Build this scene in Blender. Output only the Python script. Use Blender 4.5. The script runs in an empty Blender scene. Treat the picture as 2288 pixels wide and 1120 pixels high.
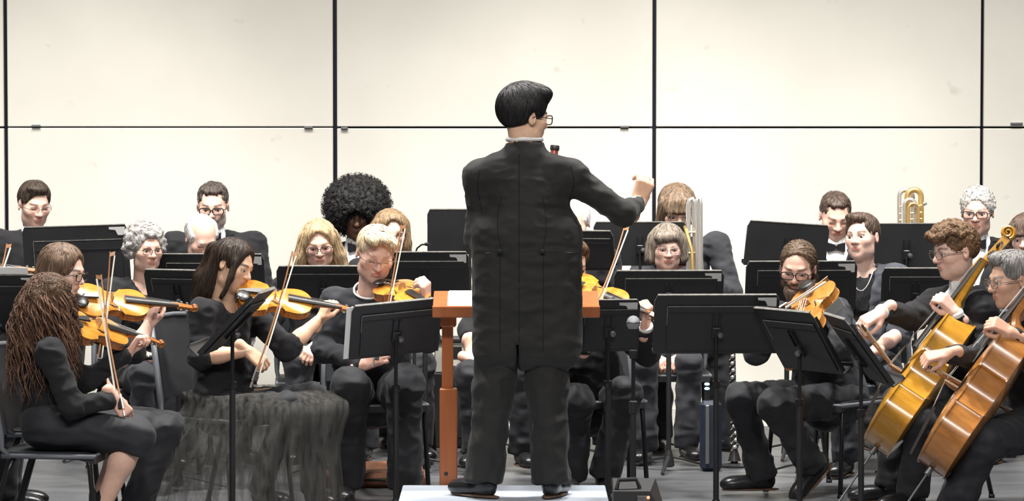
import bpy, math, random
import numpy as np
from mathutils import Vector, Matrix
random.seed(7); RNG = np.random.default_rng(11)
SC = bpy.context.scene
COL = SC.collection
R_ = math.radians
# ------------------------------------------------------------------ camera
FPX, HC, YH = 8000.0, 1.95, 200.0        # focal length in pixels, lens height, horizon row
cam_d = bpy.data.cameras.new('camera'); cam = bpy.data.objects.new('camera', cam_d); COL.objects.link(cam)
cam.location = (0, 0, HC); cam.rotation_euler = (R_(90), 0, 0)
cam_d.sensor_width = 36; cam_d.lens = 36*FPX/2288; cam_d.shift_y = -(560-YH)/2288
cam_d.clip_end = 100
SC.camera = cam
# ------------------------------------------------------------------ world, light, exposure
SC.view_settings.view_transform = 'Standard'; SC.view_settings.look = 'None'
SC.view_settings.gamma = 1; SC.view_settings.use_curve_mapping = False
SC.view_settings.exposure = 0.0
w = bpy.data.worlds.new('hall'); SC.world = w; w.use_nodes = True
w.node_tree.nodes['Background'].inputs[0].default_value = (0.75, 0.8, 0.9, 1)
w.node_tree.nodes['Background'].inputs[1].default_value = 0.12
def aim(o, tgt):
    o.rotation_euler = (Vector(tgt)-o.location).to_track_quat('-Z', 'Y').to_euler()
def spot(x, y, z, tgt, power, angle, blend=0.9, size=0.25, color=(1, .96, .90)):
    l = bpy.data.lights.new('stage_spot', 'SPOT'); l.energy = power; l.spot_size = R_(angle); l.spot_blend = blend
    l.shadow_soft_size = size; l.color = color
    o = bpy.data.objects.new('stage_spot', l); COL.objects.link(o); o.location = (x, y, z); aim(o, tgt)
def area(x, y, z, tgt, power, sx, sy, color=(1, .97, .93)):
    l = bpy.data.lights.new('stage_wash', 'AREA'); l.shape = 'RECTANGLE'; l.size = sx; l.size_y = sy; l.energy = power; l.color = color
    o = bpy.data.objects.new('stage_wash', l); COL.objects.link(o); o.location = (x, y, z); aim(o, tgt)
# overhead downlights above the players, and a front-of-house bar
for x in (-3.4, -1.15, 1.15, 3.4): spot(x, 16.6, 7.0, (x*.95, 17.2, 0), 1750, 84, .55, .35, (1, .97, .93))
area(0, 8.0, 5.6, (0, 17.5, .9), 520, 6, .5)
# shell wash: an even row of spots plus three stronger pools on the panels
for x in (-3.3, -1.65, 0, 1.65, 3.3): spot(x, 15.6, 6.0, (x, 20.6, .95), 430, 46, 1.0)
spot(-2.5, 15.6, 6.0, (-2.45, 20.6, 1.35), 700, 25, 1.0)
spot(.45, 15.6, 6.0, (.45, 20.6, 1.45), 800, 25, 1.0)
spot(1.6, 15.6, 6.0, (1.45, 20.6, 1.25), 700, 26, 1.0)
# ------------------------------------------------------------------ helpers
def P(px, py, d):                         # photo pixel + distance from the lens -> world point
    return np.array([d*(px-1144)/FPX, d, HC-d*(py-YH)/FPX])
def A(*v): return np.array(v, float)
def unit(v):
    v = np.asarray(v, float); n = np.linalg.norm(v); return v/n if n > 1e-9 else v
def Rz(a): c, s = math.cos(R_(a)), math.sin(R_(a)); return A([c, -s, 0], [s, c, 0], [0, 0, 1])
def Rx(a): c, s = math.cos(R_(a)), math.sin(R_(a)); return A([1, 0, 0], [0, c, -s], [0, s, c])
def Ry(a): c, s = math.cos(R_(a)), math.sin(R_(a)); return A([c, 0, s], [0, 1, 0], [-s, 0, c])
def frame(x, zhint):                      # columns x, y, z ; x exact, z near zhint
    x = unit(x); y = unit(np.cross(zhint, x)); z = np.cross(x, y)
    return np.stack([x, y, z], 1)

def empty(name, loc, label, cat, group=None):
    o = bpy.data.objects.new(name, None); COL.objects.link(o); o.location = loc; o.empty_display_size = .1
    o['label'] = label; o['category'] = cat
    if group: o['group'] = group
    return o
def tag(o, label, cat, group=None):
    o['label'] = label; o['category'] = cat
    if group: o['group'] = group
    return o
def raw_mesh(name, V, Fc, mat, smooth=True, col=None):
    V = np.asarray(V, np.float32)
    me = bpy.data.meshes.new(name)
    if isinstance(Fc, np.ndarray):
        n = Fc.shape[1]; me.vertices.add(len(V)); me.vertices.foreach_set('co', V.ravel())
        me.loops.add(Fc.size); me.loops.foreach_set('vertex_index', Fc.astype(np.int32).ravel())
        me.polygons.add(len(Fc)); me.polygons.foreach_set('loop_start', np.arange(0, Fc.size, n, dtype=np.int32))
        me.update(calc_edges=True)
    else:
        me.from_pydata([tuple(map(float, v)) for v in V], [], Fc); me.update()
    if smooth: me.polygons.foreach_set('use_smooth', np.ones(len(me.polygons), bool))
    if col is not None:
        a = me.color_attributes.new('tint', 'FLOAT_COLOR', 'POINT')
        c = np.ones((len(V), 4), np.float32); c[:, :3] = col; a.data.foreach_set('color', c.ravel())
    for m in (mat if isinstance(mat, (list, tuple)) else [mat]): me.materials.append(m)
    return me
def wobj(name, V, Fc, mat, parent=None, smooth=True, col=None):
    """vertices are in world space; stored relative to the parent's base"""
    V = np.asarray(V, float)
    if parent is not None: V = V-np.array(parent_base(parent))
    me = raw_mesh(name, V, Fc, mat, smooth, col)
    o = bpy.data.objects.new(name, me); COL.objects.link(o)
    if parent is not None: o.parent = parent
    return o
def parent_base(p):
    b = np.zeros(3)
    while p is not None: b = b+np.array(p.location); p = p.parent
    return b

class MB:                                  # collects plain polygons
    def __init__(s): s.V = []; s.F = []; s.M = None
    def add(s, V, Fc, M=None, o=(0, 0, 0)):
        V = np.asarray(V, float)
        if M is not None: V = V@np.asarray(M).T
        V = V+np.asarray(o, float)
        n = len(s.V); s.V.extend(V.tolist()); s.F.extend([tuple(i+n for i in f) for f in Fc]); return s
    def box(s, c, size, M=None, o=(0, 0, 0), ch=0.0):
        x, y, z = np.asarray(size, float)/2; c = np.asarray(c, float)
        if ch <= 0:
            V = [(a*x, b*y, e*z) for a in (-1, 1) for b in (-1, 1) for e in (-1, 1)]
            Fc = [(0, 1, 3, 2), (4, 6, 7, 5), (0, 4, 5, 1), (2, 3, 7, 6), (0, 2, 6, 4), (1, 5, 7, 3)]
        else:                              # chamfered box: 24 verts
            V = []; idx = {}
            for a in (-1, 1):
                for b in (-1, 1):
                    for e in (-1, 1):
                        for ax in range(3):
                            q = [a*(x-ch), b*(y-ch), e*(z-ch)]; q[ax] = (a, b, e)[ax]*(x, y, z)[ax]
                            idx[a, b, e, ax] = len(V); V.append(q)
            Fc = []
            for ax in range(3):
                u, v = [(1, 2), (2, 0), (0, 1)][ax]
                for sg in (-1, 1):
                    loop = []
                    for (p, q) in ((-1, -1), (1, -1), (1, 1), (-1, 1)):
                        k = [0, 0, 0]; k[ax] = sg; k[u] = p; k[v] = q; loop.append(idx[k[0], k[1], k[2], ax])
                    Fc.append(tuple(loop if sg > 0 else loop[::-1]))
            for ax in range(3):
                u, v = [(1, 2), (2, 0), (0, 1)][ax]
                for p in (-1, 1):
                    for q in (-1, 1):
                        k0 = [0, 0, 0]; k0[ax] = -1; k0[u] = p; k0[v] = q; k1 = list(k0); k1[ax] = 1
                        f = (idx[(*k0, u)], idx[(*k1, u)], idx[(*k1, v)], idx[(*k0, v)])
                        Fc.append(f if p*q > 0 else f[::-1])
            for a in (-1, 1):
                for b in (-1, 1):
                    for e in (-1, 1):
                        f = tuple(idx[a, b, e, i] for i in range(3)); Fc.append(f if a*b*e > 0 else f[::-1])
        V = np.array(V)+c
        return s.add(V, Fc, M, o)
    def tube(s, pts, r, n=8, closed=False, cap=True, flat=None):
        pts = [np.asarray(p, float) for p in pts]; m = len(pts)
        rs = [r]*m if np.isscalar(r) else list(r)
        V = []; prev = None
        for i in range(m):
            if closed: t = pts[(i+1) % m]-pts[i-1]
            else: t = pts[min(i+1, m-1)]-pts[max(i-1, 0)]
            t = unit(t)
            if prev is None: u = unit(np.cross(t, A(0, 0, 1) if abs(t[2]) < .9 else A(1, 0, 0)))
            else: u = unit(prev-t*np.dot(prev, t))
            prev = u; v = np.cross(t, u)
            for k in range(n):
                a = 2*math.pi*k/n
                V.append(pts[i]+rs[i]*(math.cos(a)*u+math.sin(a)*v*(flat if flat else 1)))
        Fc = []
        for i in range(m if closed else m-1):
            for k in range(n):
                a, b = i*n+k, i*n+(k+1) % n; c, d = ((i+1) % m)*n+(k+1) % n, ((i+1) % m)*n+k
                Fc.append((a, b, c, d))
        if cap and not closed:
            Fc.append(tuple(range(n))[::-1]); Fc.append(tuple((m-1)*n+k for k in range(n)))
        return s.add(V, Fc)
    def lathe(s, c, axis, prof, n=16):     # prof: list of (along, radius)
        axis = unit(axis); pts = [np.asarray(c, float)+axis*a for a, _ in prof]
        return s.tube(pts, [max(r, 1e-4) for _, r in prof], n)
    def ball(s, c, r, n=10, M=None):
        r = np.ones(3)*r; V = []; Fc = []
        for i in range(n+1):
            th = math.pi*i/n
            for j in range(2*n):
                ph = math.pi*j/n; V.append((math.sin(th)*math.cos(ph), math.sin(th)*math.sin(ph), math.cos(th)))
        for i in range(n):
            for j in range(2*n):
                a, b = i*2*n+j, i*2*n+(j+1) % (2*n); Fc.append((a, a+2*n, b+2*n, b))
        V = np.array(V)*r
        return s.add(V, Fc, M, c)
    def prism(s, poly, z0, z1, M=None, o=(0, 0, 0)):    # polygon in xy, extruded in z
        n = len(poly); V = [(x, y, z0) for x, y in poly]+[(x, y, z1) for x, y in poly]
        Fc = [tuple(range(n))[::-1], tuple(range(n, 2*n))]+[(i, (i+1) % n, n+(i+1) % n, n+i) for i in range(n)]
        return s.add(V, Fc, M, o)
    def build(s, name, mat, parent=None, smooth=False, angle=None):
        o = wobj(name, s.V, s.F, mat, parent, smooth)
        if smooth:
            o.data.set_sharp_from_angle(angle=R_(angle or 40))
        return o

# ------------------------------------------------------------------ signed-distance modelling (surface nets)
def vnoise(p, seed=0):                     # smooth value noise in [-1, 1], p (N,3)
    p = np.asarray(p, np.float64)+seed*17.31; i = np.floor(p).astype(np.int64); f = p-i; u = f*f*(3-2*f)
    def hsh(x, y, z):
        n = (x*374761393+y*668265263+z*2147483647 % 1000003+z*1274126177) & 0x7fffffff
        n = ((n ^ (n >> 13))*1274126177) & 0x7fffffff
        return ((n ^ (n >> 16)) & 0xffff)/32767.5-1
    r = 0
    for dx in (0, 1):
        for dy in (0, 1):
            for dz in (0, 1):
                wt = (u[:, 0] if dx else 1-u[:, 0])*(u[:, 1] if dy else 1-u[:, 1])*(u[:, 2] if dz else 1-u[:, 2])
                r = r+wt*hsh(i[:, 0]+dx, i[:, 1]+dy, i[:, 2]+dz)
    return r
class Field:
    def __init__(s, lo, hi, h):
        s.h = h; s.lo = np.asarray(lo, float)-2*h; n = np.ceil((np.asarray(hi, float)+2*h-s.lo)/h).astype(int)+1
        s.n = n; s.f = np.full(n, .5, np.float32)
        s.ax = [(s.lo[k]+h*np.arange(n[k])).astype(np.float32) for k in range(3)]
    def block(s, lo, hi):
        a = np.clip(np.floor((lo-s.lo)/s.h).astype(int), 0, s.n); b = np.clip(np.ceil((hi-s.lo)/s.h).astype(int)+1, 0, s.n)
        if np.any(b <= a): return None, None
        sl = tuple(slice(a[k], b[k]) for k in range(3))
        return sl, (s.ax[0][sl[0]][:, None, None], s.ax[1][sl[1]][None, :, None], s.ax[2][sl[2]][None, None, :])
    def apply(s, sl, d, k, mode):
        g = s.f[sl]
        if mode == 'u':
            if k > 0:
                t = np.maximum(k-np.abs(g-d), 0)/k; s.f[sl] = np.minimum(g, d)-t*t*k*.25
            else: s.f[sl] = np.minimum(g, d)
        else:
            if mode == 's': d = -d
            if k > 0:
                t = np.maximum(k-np.abs(g-d), 0)/k; s.f[sl] = np.maximum(g, d)+t*t*k*.25
            else: s.f[sl] = np.maximum(g, d)
    def rc(s, a, b, ra, rb=None, k=.02, mode='u', capa=False, capb=False):
        rb = ra if rb is None else rb; a = np.asarray(a, float); b = np.asarray(b, float); m = max(ra, rb)+max(k, 3*s.h)
        sl, g = s.block(np.minimum(a, b)-m, np.maximum(a, b)+m)
        if sl is None: return s
        ba = b-a; L2 = float(ba@ba)+1e-12; L = math.sqrt(L2)
        x, y, z = g[0]-a[0], g[1]-a[1], g[2]-a[2]
        tt = (x*ba[0]+y*ba[1]+z*ba[2])/L2; t = np.clip(tt, 0, 1)
        d = np.sqrt((x-t*ba[0])**2+(y-t*ba[1])**2+(z-t*ba[2])**2)-(ra+(rb-ra)*t)
        if capb: d = np.maximum(d, (tt-1)*L)
        if capa: d = np.maximum(d, -tt*L)
        s.apply(sl, d.astype(np.float32), k, mode); return s
    def ell(s, c, r, M=None, k=.02, mode='u'):
        c = np.asarray(c, float); r = np.ones(3)*r; m = r.max()+max(k, 3*s.h)
        M = np.eye(3) if M is None else np.asarray(M)
        ext = np.sqrt(((M*r)**2).sum(1))+max(k, 3*s.h)
        sl, g = s.block(c-ext, c+ext)
        if sl is None: return s
        x, y, z = g[0]-c[0], g[1]-c[1], g[2]-c[2]
        q = [x*M[0, i]+y*M[1, i]+z*M[2, i] for i in range(3)]
        k0 = np.sqrt(sum((q[i]/r[i])**2 for i in range(3))); k1 = np.sqrt(sum((q[i]/r[i]**2)**2 for i in range(3)))+1e-6
        s.apply(sl, (k0*(k0-1)/k1).astype(np.float32), k, mode); return s
    def box(s, c, hs, M=None, r=.01, k=.01, mode='u'):
        c = np.asarray(c, float); hs = np.asarray(hs, float); M = np.eye(3) if M is None else np.asarray(M)
        ext = np.abs(M)@hs+r+max(k, 3*s.h); sl, g = s.block(c-ext, c+ext)
        if sl is None: return s
        x, y, z = g[0]-c[0], g[1]-c[1], g[2]-c[2]
        q = [np.abs(x*M[0, i]+y*M[1, i]+z*M[2, i])-hs[i] for i in range(3)]
        d = np.sqrt(sum(np.maximum(v, 0)**2 for v in q))+np.minimum(np.maximum(np.maximum(q[0], q[1]), q[2]), 0)-r
        s.apply(sl, d.astype(np.float32), k, mode); return s
    def func(s, fn, k=0.0, mode='s', lo=None, hi=None):
        if lo is None: sl = (slice(None),)*3; g = (s.ax[0][:, None, None], s.ax[1][None, :, None], s.ax[2][None, None, :])
        else: sl, g = s.block(np.asarray(lo, float), np.asarray(hi, float))
        if sl is None: return s
        s.apply(sl, np.broadcast_to(fn(*g), s.f[sl].shape).astype(np.float32), k, mode); return s
    def plane(s, pt, nrm, k=0.0):           # keep the side the normal points away from
        nrm = unit(nrm); return s.func(lambda x, y, z: (x-pt[0])*nrm[0]+(y-pt[1])*nrm[1]+(z-pt[2])*nrm[2], k, 'i')
    def mesh(s):
        f = s.f; f[0] = f[-1] = .5; f[:, 0] = f[:, -1] = .5; f[:, :, 0] = f[:, :, -1] = .5
        g = f < 0; gi = g.astype(np.int8); cnt = gi[:-1]+gi[1:]; cnt = cnt[:, :-1]+cnt[:, 1:]; cnt = cnt[:, :, :-1]+cnt[:, :, 1:]
        act = (cnt > 0) & (cnt < 8); I = np.argwhere(act)
        vid = np.full(act.shape, -1, np.int32); vid[act] = np.arange(len(I))
        C = [(i, j, k) for i in (0, 1) for j in (0, 1) for k in (0, 1)]
        vals = np.stack([f[I[:, 0]+c[0], I[:, 1]+c[1], I[:, 2]+c[2]] for c in C], 1)
        pos = np.zeros((len(I), 3)); w = np.zeros(len(I))
        for a in range(8):
            for b in range(a+1, 8):
                if sum(abs(C[a][q]-C[b][q]) for q in range(3)) != 1: continue
                fa, fb = vals[:, a], vals[:, b]; m = (fa < 0) != (fb < 0)
                t = np.where(m, fa/np.where(m, fa-fb, 1), 0)
                pos += np.where(m[:, None], np.array(C[a])+t[:, None]*(np.array(C[b])-np.array(C[a])), 0); w += m
        V = s.lo+s.h*(I+pos/np.maximum(w, 1)[:, None])
        Q = []
        for ax in range(3):
            u, v = (ax+1) % 3, (ax+2) % 3
            sa = [slice(1, -1)]*3; sb = [slice(1, -1)]*3; sa[ax] = slice(0, -1); sb[ax] = slice(1, None)
            A_, B_ = g[tuple(sa)], g[tuple(sb)]; E_ = np.argwhere(A_ != B_)
            ins = A_[tuple(E_.T)]
            off = np.ones(3, int); off[ax] = 0; E_ = E_+off
            def cell(du, dv):
                q = E_.copy(); q[:, u] -= du; q[:, v] -= dv; return vid[tuple(q.T)]
            q = np.stack([cell(1, 1), cell(0, 1), cell(0, 0), cell(1, 0)], 1)
            q[~ins] = q[~ins][:, ::-1]; Q.append(q)
        Q = np.concatenate(Q); return V, Q
def vnormals(V, Q):
    n = np.cross(V[Q[:, 2]]-V[Q[:, 0]], V[Q[:, 3]]-V[Q[:, 1]]); N = np.zeros_like(V)
    for k in range(Q.shape[1]): np.add.at(N, Q[:, k], n)
    return N/(np.linalg.norm(N, axis=1, keepdims=True)+1e-12)
def join(parts):
    V = []; Q = []; C = []; n = 0
    for p in parts:
        V.append(p[0]); Q.append(p[1]+n); n += len(p[0])
        if len(p) > 2: C.append(p[2])
    return np.concatenate(V), np.concatenate(Q), (np.concatenate(C) if C else None)

# ------------------------------------------------------------------ materials
def mat(name, color, rough=.5, metal=0.0, spec=.5, noise=0.0, nscale=20, bump=0.0, bscale=200, tint=False, coat=0.0, sheen=0.0, sss=0.0, stretch=None, alpha=1.0, bdist=.003, wrinkle=0.0):
    m = bpy.data.materials.new(name); m.use_nodes = True; nt = m.node_tree; b = nt.nodes['Principled BSDF']
    b.inputs['Base Color'].default_value = (*color, 1); b.inputs['Roughness'].default_value = rough; b.inputs['Metallic'].default_value = metal
    b.inputs['Specular IOR Level'].default_value = spec; b.inputs['Coat Weight'].default_value = coat; b.inputs['Coat Roughness'].default_value = .12
    if sheen: b.inputs['Sheen Weight'].default_value = sheen; b.inputs['Sheen Roughness'].default_value = .5
    if sss:
        b.inputs['Subsurface Weight'].default_value = sss; b.inputs['Subsurface Radius'].default_value = (1, .35, .2); b.inputs['Subsurface Scale'].default_value = .006
    b.inputs['Alpha'].default_value = alpha
    co = nt.nodes.new('ShaderNodeTexCoord'); vec = co.outputs['Object']
    if stretch:
        mp = nt.nodes.new('ShaderNodeMapping'); mp.inputs['Scale'].default_value = stretch; nt.links.new(vec, mp.inputs[0]); vec = mp.outputs[0]
    src = None
    if tint:
        at = nt.nodes.new('ShaderNodeAttribute'); at.attribute_name = 'tint'; src = at.outputs['Color']
    if noise:
        nz = nt.nodes.new('ShaderNodeTexNoise'); nz.inputs['Scale'].default_value = nscale; nz.inputs['Detail'].default_value = 5; nt.links.new(vec, nz.inputs['Vector'])
        rm = nt.nodes.new('ShaderNodeMapRange'); rm.inputs[3].default_value = 1-noise; rm.inputs[4].default_value = 1+noise; rm.inputs[1].default_value = .3; rm.inputs[2].default_value = .7
        nt.links.new(nz.outputs['Fac'], rm.inputs[0])
        mx = nt.nodes.new('ShaderNodeVectorMath'); mx.operation = 'SCALE'
        if src: nt.links.new(src, mx.inputs[0])
        else: mx.inputs[0].default_value = color
        nt.links.new(rm.outputs[0], mx.inputs['Scale']); src = mx.outputs[0]
    if src: nt.links.new(src, b.inputs['Base Color'])
    if bump:
        nb = nt.nodes.new('ShaderNodeTexNoise'); nb.inputs['Scale'].default_value = bscale; nb.inputs['Detail'].default_value = 3; nt.links.new(vec, nb.inputs['Vector'])
        bp = nt.nodes.new('ShaderNodeBump'); bp.inputs['Strength'].default_value = bump; bp.inputs['Distance'].default_value = bdist
        nt.links.new(nb.outputs['Fac'], bp.inputs['Height']); nt.links.new(bp.outputs[0], b.inputs['Normal'])
        if wrinkle:                         # cloth creases
            mw = nt.nodes.new('ShaderNodeMapping'); mw.inputs['Scale'].default_value = (.8, .8, 1.9); mw.inputs['Rotation'].default_value = (.35, .5, .2); nt.links.new(co.outputs['Object'], mw.inputs[0])
            nw = nt.nodes.new('ShaderNodeTexNoise'); nw.noise_type = 'RIDGED_MULTIFRACTAL'; nw.inputs['Scale'].default_value = 5.5; nw.inputs['Detail'].default_value = 2.5; nw.inputs['Distortion'].default_value = .6
            nt.links.new(mw.outputs[0], nw.inputs['Vector'])
            b2 = nt.nodes.new('ShaderNodeBump'); b2.inputs['Strength'].default_value = wrinkle; b2.inputs['Distance'].default_value = .03
            nt.links.new(nw.outputs['Fac'], b2.inputs['Height']); nt.links.new(b2.outputs[0], bp.inputs['Normal'])
    return m
M = {}
M['skin'] = mat('skin', (.7, .45, .35), .52, tint=True, noise=.06, nscale=60, bump=.15, bscale=300, sss=.25)
M['eye'] = mat('eye', (.8, .8, .8), .15, tint=True)
M['suit'] = mat('suit_wool', (.014, .014, .016), .8, bump=.3, bscale=600, sheen=.06, spec=.25, wrinkle=.85, noise=.15, nscale=8, bdist=.001)
M['coat'] = mat('tailcoat_wool', (.021, .0205, .0195), .75, bump=.3, bscale=600, sheen=.06, spec=.25, wrinkle=.85, noise=.15, nscale=8, bdist=.001)
M['black'] = mat('black_knit', (.016, .016, .018), .85, bump=.3, bscale=600, sheen=.06, spec=.25, wrinkle=.85, noise=.2, nscale=10, bdist=.001)
M['char'] = mat('charcoal_cloth', (.034, .0355, .041), .85, bump=.3, bscale=600, sheen=.06, spec=.25, wrinkle=.85, noise=.2, nscale=10, bdist=.001)
M['grey'] = mat('grey_cloth', (.07, .075, .09), .85, bump=.3, bscale=600, sheen=.06, spec=.25, wrinkle=.85, noise=.2, nscale=10, bdist=.001)
M['trouser'] = mat('black_trouser', (.026, .027, .031), .7, bump=.3, bscale=600, sheen=.06, spec=.25, wrinkle=.85, noise=.2, nscale=9, bdist=.001)
M['white'] = mat('white_shirt', (.82, .82, .82), .7, bump=.2, bscale=500, bdist=.001)
M['satin'] = mat('black_satin', (.012, .012, .014), .35)
M['leather'] = mat('black_shoe_leather', (.012, .012, .013), .28, bump=.2, bscale=120)
M['sole'] = mat('tan_sole', (.12, .07, .045), .7)
M['hair'] = mat('hair', (.1, .06, .04), .5, tint=True, noise=.35, nscale=90, bump=.8, bscale=160, stretch=(1, 1, .12), spec=.3)
M['curl'] = mat('curly_hair', (.1, .06, .04), .6, tint=True, noise=.35, nscale=70, bump=.9, bscale=110, spec=.3, bdist=.006)
M['frame_black'] = mat('glasses_black', (.015, .012, .012), .3)
M['frame_metal'] = mat('glasses_metal', (.45, .43, .4), .3, metal=1)
M['stand'] = mat('stand_black_enamel', (.014, .0145, .016), .48, noise=.2, nscale=6, bump=.1, bscale=500, bdist=.0005)
M['standedge'] = mat('stand_worn_lit_edge', (.16, .155, .14), .45, noise=.35, nscale=40)  # grey of the desk edges: thin highlight put into the colour, with some wear
M['pole'] = mat('stand_tube', (.03, .03, .032), .35, metal=.6)
M['chrome'] = mat('chrome', (.55, .55, .56), .22, metal=1)
M['steel'] = mat('grey_steel', (.22, .22, .23), .4, metal=.8)
M['tag'] = mat('grey_label', (.55, .55, .54), .6)
M['paper'] = mat('sheet_paper', (.82, .82, .8), .7)
M['chairback'] = mat('chair_polymer', (.028, .03, .034), .5, noise=.15, nscale=5)
M['chairedge'] = mat('chair_grey_edge', (.13, .14, .155), .45)
M['ebony'] = mat('ebony', (.02, .018, .017), .35)
M['strings'] = mat('string_steel', (.6, .6, .58), .3, metal=1)
M['bowhair'] = mat('bow_hair', (.85, .8, .68), .6)
M['bowwood'] = mat('bow_wood', (.42, .19, .08), .35, coat=.4)
M['bridge'] = mat('bridge_maple', (.5, .28, .12), .5)
M['brass'] = mat('gold_brass', (.8, .55, .2), .28, metal=.75)
M['silver'] = mat('silver_plate', (.86, .84, .80), .22, metal=.8)
M['plastic'] = mat('black_plastic', (.015, .015, .016), .5, bump=.2, bscale=300)
M['rubber'] = mat('black_rubber', (.01, .01, .01), .7)
def wood(name, c1, c2, scale, rough=.25, coat=.5, stretch=(1, 12, 1)):
    m = bpy.data.materials.new(name); m.use_nodes = True; nt = m.node_tree; b = nt.nodes['Principled BSDF']
    b.inputs['Roughness'].default_value = rough; b.inputs['Coat Weight'].default_value = coat; b.inputs['Coat Roughness'].default_value = .15
    co = nt.nodes.new('ShaderNodeTexCoord'); mp = nt.nodes.new('ShaderNodeMapping'); mp.inputs['Scale'].default_value = stretch
    nt.links.new(co.outputs['Object'], mp.inputs[0])
    nz = nt.nodes.new('ShaderNodeTexNoise'); nz.inputs['Scale'].default_value = scale; nz.inputs['Detail'].default_value = 6; nz.inputs['Distortion'].default_value = .4
    nt.links.new(mp.outputs[0], nz.inputs['Vector'])
    cr = nt.nodes.new('ShaderNodeValToRGB'); cr.color_ramp.elements[0].position = .3; cr.color_ramp.elements[1].position = .7
    cr.color_ramp.elements[0].color = (*c1, 1); cr.color_ramp.elements[1].color = (*c2, 1)
    nt.links.new(nz.outputs['Fac'], cr.inputs[0]); nt.links.new(cr.outputs[0], b.inputs['Base Color'])
    return m
M['violin_top'] = wood('violin_spruce_varnish', (.55, .2, .02), (.75, .33, .05), 9, .22, .6, (2, 14, 2))
M['violin_side'] = wood('violin_maple_varnish', (.30, .085, .015), (.48, .17, .03), 14, .22, .6, (8, 2, 2))
M['viola_top'] = wood('viola_varnish', (.36, .14, .02), (.55, .24, .05), 9, .3, .4, (2, 14, 2))
M['cello_gold'] = wood('cello_gold_varnish', (.42, .19, .012), (.56, .28, .03), 6, .2, .7, (7, 2, 2))
M['cello_red'] = wood('cello_amber_varnish', (.34, .13, .03), (.5, .21, .05), 6, .22, .7, (7, 2, 2))
M['cherry'] = wood('cherry_wood', (.36, .095, .022), (.44, .13, .035), 6, .38, .25, (4, 4, .5))
M['bassoon'] = wood('bassoon_maple', (.12, .025, .015), (.2, .05, .03), 10, .25, .5)
def glassm():
    m = bpy.data.materials.new('lens_glass'); m.use_nodes = True; nt = m.node_tree
    for n in list(nt.nodes): nt.nodes.remove(n)
    o = nt.nodes.new('ShaderNodeOutputMaterial'); t = nt.nodes.new('ShaderNodeBsdfTransparent'); t.inputs[0].default_value = (.93, .93, .95, 1)
    g = nt.nodes.new('ShaderNodeBsdfGlossy'); g.inputs['Roughness'].default_value = .05; mx = nt.nodes.new('ShaderNodeMixShader'); mx.inputs[0].default_value = .1
    nt.links.new(t.outputs[0], mx.inputs[1]); nt.links.new(g.outputs[0], mx.inputs[2]); nt.links.new(mx.outputs[0], o.inputs[0]); return m
M['lens'] = glassm()
def tulle():
    m = bpy.data.materials.new('black_tulle'); m.use_nodes = True; nt = m.node_tree
    for n in list(nt.nodes): nt.nodes.remove(n)
    o = nt.nodes.new('ShaderNodeOutputMaterial'); t = nt.nodes.new('ShaderNodeBsdfTransparent')
    g = nt.nodes.new('ShaderNodeBsdfDiffuse'); g.inputs['Color'].default_value = (.085, .083, .078, 1); mx = nt.nodes.new('ShaderNodeMixShader')
    tc = nt.nodes.new('ShaderNodeTexCoord'); nz = nt.nodes.new('ShaderNodeTexNoise'); nz.inputs['Scale'].default_value = 42
    mp = nt.nodes.new('ShaderNodeMapping'); mp.inputs['Scale'].default_value = (1, 1, .08); nt.links.new(tc.outputs['Object'], mp.inputs[0]); nt.links.new(mp.outputs[0], nz.inputs['Vector'])
    rm = nt.nodes.new('ShaderNodeMapRange'); rm.inputs[1].default_value = .3; rm.inputs[2].default_value = .7; rm.inputs[3].default_value = .06; rm.inputs[4].default_value = .62
    nt.links.new(nz.outputs['Fac'], rm.inputs[0]); nt.links.new(rm.outputs[0], mx.inputs[0])
    nt.links.new(t.outputs[0], mx.inputs[1]); nt.links.new(g.outputs[0], mx.inputs[2]); nt.links.new(mx.outputs[0], o.inputs[0]); return m
M['tulle'] = tulle()
# ------------------------------------------------------------------ the stage shell
def wallmat():
    m = bpy.data.materials.new('shell_panel_paint'); m.use_nodes = True; nt = m.node_tree; b = nt.nodes['Principled BSDF']
    b.inputs['Roughness'].default_value = .75; b.inputs['Specular IOR Level'].default_value = .15
    tc = nt.nodes.new('ShaderNodeTexCoord'); nz = nt.nodes.new('ShaderNodeTexNoise'); nz.inputs['Scale'].default_value = 1.1; nz.inputs['Detail'].default_value = 4
    oi = nt.nodes.new('ShaderNodeObjectInfo'); ad = nt.nodes.new('ShaderNodeVectorMath'); ad.operation = 'ADD'
    nt.links.new(tc.outputs['Object'], ad.inputs[0]); nt.links.new(oi.outputs['Location'], ad.inputs[1])
    nt.links.new(ad.outputs[0], nz.inputs['Vector'])
    cr = nt.nodes.new('ShaderNodeValToRGB'); cr.color_ramp.elements[0].position = .3; cr.color_ramp.elements[1].position = .72
    cr.color_ramp.elements[0].color = (.58, .56, .505, 1); cr.color_ramp.elements[1].color = (.66, .64, .58, 1)
    nt.links.new(nz.outputs['Fac'], cr.inputs[0])
    # small scuffs
    n2 = nt.nodes.new('ShaderNodeTexNoise'); n2.inputs['Scale'].default_value = 7; n2.inputs['Detail'].default_value = 3; nt.links.new(ad.outputs[0], n2.inputs['Vector'])
    r2 = nt.nodes.new('ShaderNodeMapRange'); r2.inputs[1].default_value = .70; r2.inputs[2].default_value = .78; r2.inputs[3].default_value = 1; r2.inputs[4].default_value = .86
    nt.links.new(n2.outputs['Fac'], r2.inputs[0])
    vm = nt.nodes.new('ShaderNodeVectorMath'); vm.operation = 'SCALE'; nt.links.new(cr.outputs[0], vm.inputs[0]); nt.links.new(r2.outputs[0], vm.inputs['Scale'])
    nt.links.new(vm.outputs[0], b.inputs['Base Color']); return m
M['wall'] = wallmat()
M['seam'] = mat('dark_seam', (.02, .025, .04), .6)
WD, LEAN = 20.78, R_(3.0)
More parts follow.
